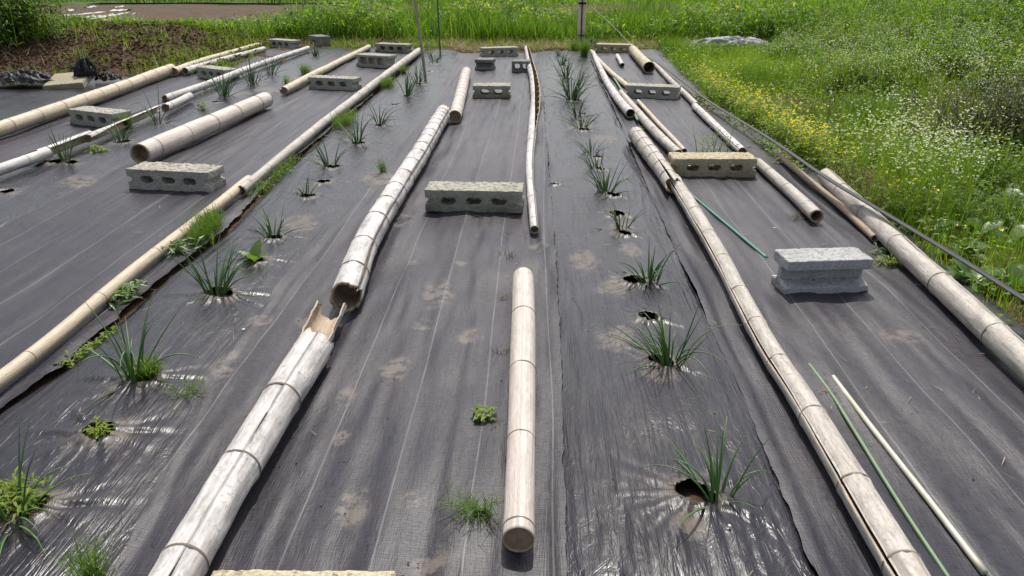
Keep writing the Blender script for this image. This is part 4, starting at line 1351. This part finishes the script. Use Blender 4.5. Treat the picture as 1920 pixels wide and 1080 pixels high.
def patch(px, py, sx, sy, n, lift):
    """ground positions of plants whose heads stand `lift` metres above a place seen in the photo"""
    c = P(px, py, lift); s = scale_at(c)
    a = P(px, py + sy, lift); b = P(px, py - sy, lift)
    x = c.x + rng.normal(0, 1, n) * sx / s; y = c.y + rng.normal(0, 1, n) * abs(b.y - a.y) * .5
    keep = (x - x_edge(y)) > .0
    return x[keep], y[keep]

yp, ys_, yl = [], [], []
for px, py, sx, sy, n in ((1250, 112, 22, 10, 700), (1300, 148, 30, 14, 1300), (1360, 190, 36, 16, 1300), (1430, 225, 44, 14, 1000), (1500, 245, 40, 12, 300), (1400, 180, 50, 14, 250),
                          (1300, 130, 36, 14, 150), (1540, 130, 40, 10, 50), (1690, 335, 32, 14, 40), (1800, 420, 80, 60, 26), (1620, 300, 60, 30, 22)):
    x, y = patch(px, py, sx, sy, n, .16)
    k = len(x)
    h = rng.uniform(.10, .21, k)
    b = ground_pts(x, y); 
    ys_.append(blades(b, h, .003, rng.uniform(0, 6.28, k), .05, .12, rng.uniform(.4, 1, k), 2))
    top = b.copy(); top[:, 2] += h * .985
    yp.append(petals(top + rng.normal(0, .006, (k, 3)), rng.uniform(.005, .0095, k), rng.uniform(0, 1, k)))
    m = k * 5
    j = rng.integers(0, k, m)
    c = b[j].copy(); c[:, 2] += h[j] * rng.uniform(.1, .9, m); c[:, :2] += rng.normal(0, .02, (m, 2))
    yl.append(leaves(c, rng.uniform(.02, .04, m), .014, rng.uniform(0, 6.28, m), rng.uniform(-.1, .7, m), rng.uniform(.6, 1, m)))
tag(veg_obj('yellow_flowers', yp, 'yellow', smooth=False), 'small bright yellow flower heads scattered along the meadow edge', 'flowers', kind='stuff')
tag(veg_obj('yellow_flower_leaves', ys_ + yl, 'clover', smooth=False), 'yellow green stems and leaves under the yellow flowers', 'flower leaves', kind='stuff')

wp, ws = [], []
for px, py, sx, sy, n, lift in ((1650, 245, 64, 18, 120, .34), (1730, 205, 55, 16, 80, .38), (1570, 225, 55, 18, 70, .32), (1720, 265, 60, 14, 70, .30), (1580, 285, 50, 10, 24, .26),
                                (1640, 110, 100, 24, 90, .36), (1780, 85, 80, 26, 100, .42), (1860, 50, 60, 24, 70, .46), (1560, 80, 70, 18, 50, .36), (1880, 120, 40, 22, 60, .42),
                                (1680, 40, 100, 14, 60, .40), (1840, 265, 30, 10, 8, .28), (1430, 225, 50, 16, 12, .26)):
    x, y = patch(px, py, sx, sy, n, lift)
    k = len(x)
    if k == 0: continue
    h = lift * rng.uniform(.7, 1.15, k)
    b = ground_pts(x, y)
    yw = rng.uniform(0, 6.28, k); ln = np.abs(rng.normal(.1, .08, k)); cu = rng.uniform(0, .2, k)
    st = blades(b, h, .0032, yw, ln, cu, rng.uniform(.2, .7, k), 4)
    ws.append(st)
    tops = st[0].reshape(k, -1, 3)[:, -1]
    m = k * 8
    j = rng.integers(0, k, m)
    c = tops[j] + rng.normal(0, 1, (m, 3)) * np.array([.030, .030, .022])
    wp.append(petals(c, rng.uniform(.0030, .0066, m), rng.uniform(0, 1, m)))
    # branchlets and a few narrow leaves
    m2 = k * 7
    j = rng.integers(0, k, m2)
    f = rng.uniform(.25, .95, m2)[:, None]
    c = b[j] * (1 - f) + tops[j] * f
    ws.append(blades(c, rng.uniform(.05, .12, m2), .0022, rng.uniform(0, 6.28, m2), rng.uniform(.3, .9, m2), rng.uniform(-.3, .3, m2), rng.uniform(.1, .8, m2), 2))
tag(veg_obj('white_flowers', wp, 'white', smooth=False), 'loose sprays of small creamy white flowers over the meadow', 'flowers', kind='stuff')
tag(veg_obj('white_flower_stems', ws, 'grass'), 'thin branching green stems carrying the white flowers', 'flower stems', kind='stuff')

# bushy mounds of taller weeds
bmp, bml = [], []
for px, py, rx, hz, n in ((1560, 150, .30, .30, 420), (1660, 165, .34, .36, 520), (1760, 150, .36, .40, 560), (1850, 130, .40, .46, 560), (1600, 105, .45, .36, 560), (1720, 95, .50, .42, 640),
                          (1840, 80, .55, .52, 640), (1520, 96, .40, .32, 420), (1900, 180, .30, .42, 420), (1680, 310, .16, .17, 200), (1790, 350, .20, .20, 260), (1880, 340, .24, .24, 300),
                          (1740, 400, .14, .14, 160), (1570, 270, .16, .15, 160), (1640, 225, .22, .24, 260), (1890, 420, .18, .15, 180), (1440, 150, .26, .16, 220), (1700, 62, .6, .46, 600), (1880, 52, .6, .60, 600)):
    p = P(px, py)
    ang_ = rng.uniform(0, 6.283, n); rad_ = np.sqrt(rng.uniform(0, 1, n)) * rx
    x = p.x + np.cos(ang_) * rad_; y = p.y + np.sin(ang_) * rad_
    ok = x > x_edge(y) + .03
    x, y, rad_, ang_ = x[ok], y[ok], rad_[ok], ang_[ok]
    k = len(x)
    if k == 0: continue
    h = hz * np.sqrt(np.clip(1.05 - (rad_ / rx) ** 2, .05, 1)) * rng.uniform(.55, 1.25, k)
    b = ground_pts(x, y)
    st = blades(b, h, .0045, ang_ + rng.normal(0, .6, k), rng.uniform(.0, .35, k), rng.uniform(0, .5, k), rng.uniform(.2, .9, k), 4)
    bmp.append(st)
    Vv = st[0].reshape(k, -1, 3)
    m = k * 9
    j = rng.integers(0, k, m); q_ = rng.integers(1, 9, m)
    bml.append(leaves(Vv[j, q_] + rng.normal(0, .012, (m, 3)), hz * rng.uniform(.08, .17, m), hz * rng.uniform(.025, .06, m), rng.uniform(0, 6.283, m), rng.uniform(-.5, 1.0, m), np.clip(rng.uniform(-.1, 1, m) * rng.uniform(.7, 1.0), 0, 1)))
tag(veg_obj('bushy_weeds', bmp, 'grass'), 'upright stems of bushy weeds rising in mounds from the meadow', 'weeds', kind='stuff')
tag(veg_obj('bushy_weed_leaves', bml, 'clover', smooth=False), 'leaves of bushy weeds rising in mounds from the meadow', 'weeds', kind='stuff')

# leafy rosettes near the strap
RZ = [(1693, 372), (1708, 408), (1765, 376), (1846, 420), (1830, 446), (1886, 462), (1808, 480), (1846, 540), (1902, 545), (1822, 535), (1880, 385), (1745, 438)]
for i, (px, py) in enumerate(RZ):
    p = P(px, py)
    rt = thing('leafy_plant', 'rosette of rounded grey green leaves among grass beside the black strap', 'leafy plant', p, 0, 'leafy rosettes beside the black strap')
    n = random.randint(6, 9)
    for q_ in range(n):
        yaw = random.uniform(0, 6.283); tl = random.uniform(.35, 1.0); L = random.uniform(.065, .11); wd = L * random.uniform(.5, .7)
        d = np.array([math.cos(yaw) * math.cos(tl), math.sin(yaw) * math.cos(tl), math.sin(tl)]); sd = np.array([-math.sin(yaw), math.cos(yaw), 0]); nrm = np.cross(d, sd)
        V = []
        for k in range(7):
            f = k / 6
            wv = .004 if f < .3 else wd * .5 * math.sin(math.pi * min(1, (f - .3) / .7 * .9 + .08)) ** .7 + .002
            cc = d * L * 1.3 * f - nrm * L * -.0 - np.array([0, 0, 1]) * L * .35 * f * f
            for u in (-1, 0, 1):
                V.append(cc + sd * wv * u + np.array([0, 0, 1]) * abs(u) * wv * .25)
        ix = np.arange(21).reshape(7, 3)
        Q = np.stack([ix[:-1, :-1], ix[:-1, 1:], ix[1:, 1:], ix[1:, :-1]], -1).reshape(-1, 4)
        link('leaf', mesh_np('leaf', np.array(V), [Q], attrs={'tint': np.full(21, random.uniform(.2, .8))}, mats=[M['broad']]), rt)

# dull bushy shrub at the meadow's right
def shrub(name, label, px, py, rx, ry, hz, ntw, nlf, leafmat, twmat='twig', llen=.02, lw=.009, cat='shrub'):
    p = P(px, py)
    rt = thing(name, label, cat, p)
    yaw = rng.uniform(0, 6.283, ntw)
    b = np.stack([p.x + rng.normal(0, rx * .35, ntw), p.y + rng.normal(0, ry * .35, ntw), np.zeros(ntw)], -1)
    b[:, 2] = H(b[:, 0], b[:, 1]) - .01
    st = blades(b, hz * rng.uniform(.45, 1.1, ntw), .006, yaw, np.abs(rng.normal(.2, .2, ntw)), rng.uniform(0, .55, ntw), rng.uniform(0, 1, ntw), 5)
    V = st[0].reshape(ntw, -1, 3)
    j = rng.integers(0, ntw, nlf); s_ = rng.integers(2, 11, nlf)
    c = V[j, s_] + rng.normal(0, .025, (nlf, 3))
    lv = leaves(c, llen * rng.uniform(.6, 1.4, nlf), lw * rng.uniform(.7, 1.3, nlf), rng.uniform(0, 6.283, nlf), rng.uniform(-.5, .9, nlf), np.clip(rng.uniform(-.1, .9, nlf), 0, 1))
    off = np.array(p)
    link('twigs', mesh_np('twigs', st[0] - off, [st[1], st[2]], attrs={'tint': st[3]}, mats=[M[twmat]]), rt)
    link('foliage', mesh_np('foliage', lv[0] - off, [lv[2]], attrs={'tint': lv[3]}, mats=[M[leafmat]], smooth=False), rt)
    return rt
shrub('shrub', 'dull brown green bushy shrub beyond the white flowers', 1870, 285, .62, .40, .46, 420, 11000, 'shrub')
shrub('shrub', 'dark leafy clump behind the white flowers', 1612, 178, .40, .30, .34, 260, 9000, 'grass', 'grass', .03, .008)
shrub('shrub', 'bright green bushy weed clump beyond the yellow flowers', 1490, 118, .34, .22, .22, 160, 4500, 'clover', 'grass', .035, .016)
shrub('shrub', 'dark green bush at the outer corner of the meadow', 1905, 66, .8, .5, .75, 300, 12000, 'broad', 'twig', .05, .02)
shrub('shrub', 'sparse flowering weed with thin branches beside the yellow block', 1335, 290, .12, .06, .17, 22, 200, 'clover', 'grass', .018, .006)
shrub('shrub', 'tall dark bush at the outer end of the soil bank', 6, 86, .75, .6, .85, 420, 9000, 'bank', 'bank', .09, .018)

# ------------------------------------------------------------------ weed bank beyond the far end
def bank_h(x):
    return .27 + .15 * sstep(.5, 3, x) + .13 * np.exp(-((x + 1.7) / .8) ** 2) + .12 * fbm(x * 1.3, x * 0, 301) - .22 * (1 - sstep(-4.6, -3.2, x))
bp, bl = [], []
x, y = scatter(90000, -7.5, 9.0, 9.7, 12.4, lambda a, b: in_view(a, b, .6) * sstep(9.75, 9.9, b + .3 * (fbm(a * 1.2, b * 0, 302) - .5)) * (.30 + .70 * sstep(.40, .54, fbm(a * 2.2, b * 1.8, 303))) * (1 - .6 * (a < -3.2) * (b < 11)) * (1 - .85 * (a < -3.4) * (b > 11)))
k = len(x)
g = fbm(x * 2.6, y * 2.0, 304)
h = bank_h(x) * (.35 + 1.15 * g) * rng.uniform(.5, 1.25, k)
bp.append(blades(ground_pts(x, y), h, rng.uniform(.006, .016, k), rng.uniform(0, 6.283, k), np.abs(rng.normal(.14, .16, k)), rng.uniform(.1, 1.1, k),
                 np.clip(.15 + .5 * fbm(x * 1.1, y * 2, 305) + rng.normal(.08, .17, k), 0, 1), 3))
x, y = scatter(52000, -7.5, 9.0, 9.7, 12.2, lambda a, b: in_view(a, b, .5) * sstep(9.6, 10.0, b) * sstep(.42, .6, fbm(a * 1.3, b * 1.3, 306)) * (1 - .8 * (a < -3.2) * (b < 11)))
k = len(x)
c = ground_pts(x, y, 0); c[:, 2] += bank_h(x) * (rng.uniform(0, 1, k) ** .7) * (.25 + 1.3 * fbm(x * 2.6, y * 2.0, 304))
bl.append(leaves(c, rng.uniform(.05, .13, k), rng.uniform(.014, .036, k), rng.uniform(0, 6.283, k), rng.uniform(-.6, 1.1, k), np.clip(.45 * fbm(x, y, 307) + rng.uniform(0, .75, k), 0, 1)))
tag(veg_obj('weed_bank_grass', bp, 'bank'), 'tall green grass of the weed bank beyond the far end of the beds', 'grass', kind='stuff')
tag(veg_obj('weed_bank_leaves', bl, 'bank', smooth=False), 'broad leaves of tall weeds in the bank beyond the beds', 'weeds', kind='stuff')

# cut, half dry grass lying between the sheets and the weed bank
x, y = scatter(17000, -3.4, 3.2, 8.85, 10.0, lambda a, b: sstep(8.95, 9.2, b + .12 * np.sin(a * 5) - .35 * (a < -.95) + .0) * (1 - sstep(9.7, 10, b)))
k = len(x)
b = ground_pts(x, y, .0); b[:, 2] += rng.uniform(0, .05, k) * fbm(x * 3, y * 3, 311)
tag(veg_obj('cut_grass', [blades(b, rng.uniform(.06, .22, k), rng.uniform(.004, .009, k), rng.uniform(0, 6.283, k), rng.uniform(1.0, 1.6, k), rng.uniform(-.3, .4, k), rng.uniform(0, 1, k), 2)], 'straw'),
    'half dry cut grass lying in front of the weed bank', 'cut grass', kind='stuff')
x, y = scatter(15000, -3.4, 3.0, 8.95, 10.0, lambda a, b: sstep(9.05, 9.35, b - .3 * (a < -.95) * 0) * sstep(.38, .6, fbm(a * 2.3, b * 2.3, 313)))
k = len(x)
tag(veg_obj('low_weeds', [blades(ground_pts(x, y), rng.uniform(.04, .14, k), rng.uniform(.005, .012, k), rng.uniform(0, 6.283, k), rng.uniform(.1, 1.0, k), rng.uniform(0, .8, k), rng.uniform(.2, .95, k), 2)], 'bank'),
    'low green weeds sprouting through the cut grass', 'weeds', kind='stuff')

# ------------------------------------------------------------------ soil bank on the left
def mound_d(a, b): return (a < -2.75 - .12 * (b - 7)) * sstep(6.95, 7.25, b + .35 * (a > -4.2)) * in_view(a, b, .5)
x, y = scatter(42000, -8.5, -2.6, 6.9, 11.5, lambda a, b: mound_d(a, b) * sstep(.43, .57, fbm(a * 1.5, b * 1.5, 321, 3)))
k = len(x)
g = fbm(x * 1.5, y * 1.5, 321, 3)
mg = blades(ground_pts(x, y, .01), .115 * (.3 + g) * rng.uniform(.4, 1.2, k), rng.uniform(.003, .007, k), rng.uniform(0, 6.283, k), np.abs(rng.normal(.2, .2, k)), rng.uniform(0, .8, k), rng.uniform(.1, .9, k), 2)
tag(veg_obj('bank_grass', [mg], 'grass'), 'patchy short grass growing on the brown soil bank', 'grass', kind='stuff')
x, y = scatter(700, -6.5, -2.7, 7.1, 9.6, lambda a, b: mound_d(a, b))
k = len(x)
tag(veg_obj('bank_straw', [blades(ground_pts(x, y, .03), rng.uniform(.05, .28, k), rng.uniform(.003, .008, k), rng.uniform(0, 6.283, k), rng.uniform(.7, 1.55, k), rng.uniform(-.2, .5, k), rng.uniform(.1, 1, k), 3)], 'straw'),
    'dry pale stalks strewn over the brown soil bank', 'dry stalks', kind='stuff')

def grass_tuft(label, px, py, hpx, n, w_=.010, lean=.2, group='tall grass tufts on the soil bank'):
    p = P(px, py); s = scale_at(p)
    x = p.x + rng.normal(0, .03, n); y = p.y + rng.normal(0, .03, n)
    pa = blades(ground_pts(x, y), hpx / s * rng.uniform(.6, 1.15, n), w_, rng.uniform(0, 6.283, n), np.abs(rng.normal(lean, .15, n)), rng.uniform(.2, 1.3, n), rng.uniform(.3, .95, n), 5)
    return tag(veg_obj('grass_tuft', [pa], 'bank', None, tuple(p)), label, 'grass tuft', group)
for i, (px, py, hp, n) in enumerate([(188, 92, 60, 6), (250, 105, 34, 8), (300, 100, 46, 10), (240, 92, 26, 7), (64, 104, 40, 8), (100, 96, 50, 8), (30, 160, 24, 6), (145, 106, 30, 5), (318, 104, 40, 9), (275, 96, 38, 9),
                                     (345, 92, 36, 8), (395, 85, 34, 10), (430, 80, 30, 9), (20, 100, 44, 14), (50, 90, 50, 16), (80, 82, 40, 14), (470, 74, 30, 10), (530, 66, 36, 12)]):
    grass_tuft('loose tuft of tall arching grass growing on the soil bank', px, py, hp, n)

# ------------------------------------------------------------------ fields beyond
def strip_sheet(name, x0, x1, y0, y1, nx, ny, mat, dz, seed, label=None, cat=None, kind=None, group=None, amp=.03, tilt=0.0):
    X, Y = np.meshgrid(np.linspace(x0, x1, nx), np.linspace(y0, y1, ny))
    Y = Y + amp * 6 * (fbm(X * .8, 0 * X, seed) - .5) + tilt * (X - x0)
    Z = H(X, Y) + dz + amp * fbm(X * 3, Y * 3, seed + 1)
    ix = np.arange(nx * ny).reshape(ny, nx)
    qd = np.stack([ix[:-1, :-1], ix[:-1, 1:], ix[1:, 1:], ix[1:, :-1]], -1).reshape(-1, 4)
    c = np.array([(x0 + x1) / 2, (y0 + y1) / 2, 0])
    o = link(name, mesh_np(name, np.stack([X, Y, Z], -1).reshape(-1, 3) - c, [qd], mats=[M[mat]]), None, c)
    return tag(o, label, cat, group, kind)
M['field'] = mat_soil('grass_covered_soil', (.035, .055, .016), (.060, .085, .024))
M['tilled'] = mat_soil('tilled_brown_soil', (.050, .031, .020), (.085, .055, .037))
strip_sheet('grass_field', -200, 200, 17.6, 250, 60, 40, 'field', .03, 401, kind='structure', amp=.01)
strip_sheet('tilled_soil', -14, 14, 12.9, 17.5, 120, 50, 'tilled', .02, 403, kind='structure', amp=.05)

x, y = scatter(95000, -24, 24, 17.0, 30, lambda a, b: in_view(a, b, .5) * (17.2 + 1.2 * (fbm(a * .7, 0 * a, 411) - .5) + 1.2 * (a < -3.5) < b))
k = len(x)
fg = blades(ground_pts(x, y, .02), rng.uniform(.12, .34, k) * (.5 + fbm(x * .6, y * .6, 412)), rng.uniform(.012, .03, k), rng.uniform(0, 6.283, k), np.abs(rng.normal(.15, .15, k)), rng.uniform(0, .9, k),
            np.clip(.3 + .6 * fbm(x * .4, y * .9, 413) + rng.normal(0, .13, k), 0, 1), 2)
tag(veg_obj('far_grass', [fg], 'bank'), 'bright green grass covering the field beyond the tilled strip', 'grass', kind='stuff')
x, y = scatter(14000, -10, 10, 12.2, 14.2, lambda a, b: in_view(a, b, .5) * (a > -2.6) * sstep(.4, .65, fbm(a * 1.2, b * 1.2, 414)))
k = len(x)
tag(veg_obj('dry_tall_grass', [blades(ground_pts(x, y, .02), rng.uniform(.12, .36, k), rng.uniform(.004, .01, k), rng.uniform(0, 6.283, k), np.abs(rng.normal(.12, .12, k)), rng.uniform(0, .5, k), rng.uniform(.45, 1, k), 3)], 'bank'),
    'yellowish thin grass between weed bank and tilled strip', 'grass', kind='stuff')

# pale plastic strips on the far left plot
for i, (a, b) in enumerate([((102, 38), (200, 28)), ((125, 44), (215, 33)), ((150, 46), (240, 30)), ((175, 47), (235, 41)), ((210, 25), (243, 24)), ((127, 26), (138, 24)), ((212, 38), (232, 35)),
                            ((205, 50), (262, 44)), ((250, 32), (258, 31)), ((160, 20), (178, 17)), ((215, 20), (230, 17))]):
    A_, B_ = P(*a), P(*b)
    n = 24
    t_ = np.linspace(0, 1, n)
    cx = A_.x + (B_.x - A_.x) * t_; cy = A_.y + (B_.y - A_.y) * t_
    V = []
    for j in range(n):
        for u in (-1, 0, 1):
            yy = cy[j] + u * .10 * (1 + .5 * math.sin(j * 1.3 + i)); 
            V.append((cx[j], yy, float(H(cx[j], yy)) + .035 + .02 * (u == 0) + .02 * float(vnoise(j * .7, i + u, 77))))
    V = np.array(V); c0 = np.array([A_.x, A_.y, 0])
    ix = np.arange(n * 3).reshape(n, 3)
    qd = np.stack([ix[:-1, :-1], ix[:-1, 1:], ix[1:, 1:], ix[1:, :-1]], -1).reshape(-1, 4)
    tag(link('plastic_strip', mesh_np('plastic_strip', V - c0, [qd], mats=[M['whitepl']]), None, c0), 'pale torn plastic strip lying on the brown plot behind the soil bank', 'plastic strip', 'pale plastic strips on the far plot')
A_, B_ = P(60, 22), P(640, 14)
strip_sheet('mulch_sheet', A_.x, B_.x, 17.9, 18.6, 60, 8, 'greypl', .10, 421, 'long grey plastic sheet along the far edge of the brown plot', 'plastic sheet', amp=.10)
# litter strewn over the sheets: bits of straw, leaf and soil crumbs
x, y = scatter(1700, -3.2, 1.25, .9, 8.9, lambda a, b: sstep(.35, .6, fbm(a * 3, b * 2, 501)) * (.25 + .75 * (b < 5)))
k = len(x)
b = np.stack([x, y, H(x, y) + .0185], -1)
tag(veg_obj('litter', [blades(b, rng.uniform(.008, .045, k), rng.uniform(.0015, .0035, k), rng.uniform(0, 6.283, k), rng.uniform(1.45, 1.58, k), rng.uniform(-.15, .15, k), rng.uniform(0, 1, k), 2)], 'straw'),
    'bits of straw and dry leaf strewn over the black sheets', 'litter', kind='stuff')
x, y = scatter(6000, -3.2, 1.25, .9, 7.5, lambda a, b: np.clip(dirt_at(a, b, ALLH) * 1.2, 0, 1) * .8 + .10)
k = len(x)
c = np.stack([x, y, H(x, y) + .013], -1)
tag(veg_obj('soil_crumbs', [petals(c, rng.uniform(.0012, .004, k), rng.uniform(0, 1, k), m=5)], 'crumb', smooth=False), 'small soil crumbs lying on the sheets round the holes', 'soil crumbs', kind='stuff')
# clods on the soil bank
x, y = scatter(9000, -7.0, -2.7, 7.0, 10.5, lambda a, b: mound_d(a, b))
k = len(x)
c = ground_pts(x, y, .02); c[:, 2] += rng.uniform(0, .05, k)
tag(veg_obj('soil_clods', [petals(c, rng.uniform(.008, .03, k), rng.uniform(0, 1, k), m=5)], 'crumb', smooth=False), 'loose clods lying over the brown soil bank', 'clods', kind='stuff')
# small white scraps lying about
SC = ['white scrap on the central mat beside the drooping horsetail', 'white scrap on the wrinkled film left of the bamboo shard', 'white scrap on the right mat beyond the grooved block', 'pale scrap on the film below the onion nearest the slit pole foot']
for i, (px, py, wpx) in enumerate([(847, 1053, 10), (457, 617, 7), (1452, 427, 5), (1368, 985, 8)]):
    p = P(px, py, .012); s = scale_at(p)
    bm = bmesh.new(); bmesh.ops.create_icosphere(bm, subdivisions=1, radius=wpx / s * .6)
    for v_ in bm.verts: v_.co = Vector((v_.co.x * random.uniform(.6, 1.2), v_.co.y * random.uniform(.4, .8), v_.co.z * .25))
    me = bpy.data.meshes.new('scrap'); bm.to_mesh(me); bm.free(); me.materials.append(M['white_bit'])
    tag(link('scrap', me, None, p, random.uniform(0, 3)), SC[i], 'scrap', 'white scraps on the sheets')
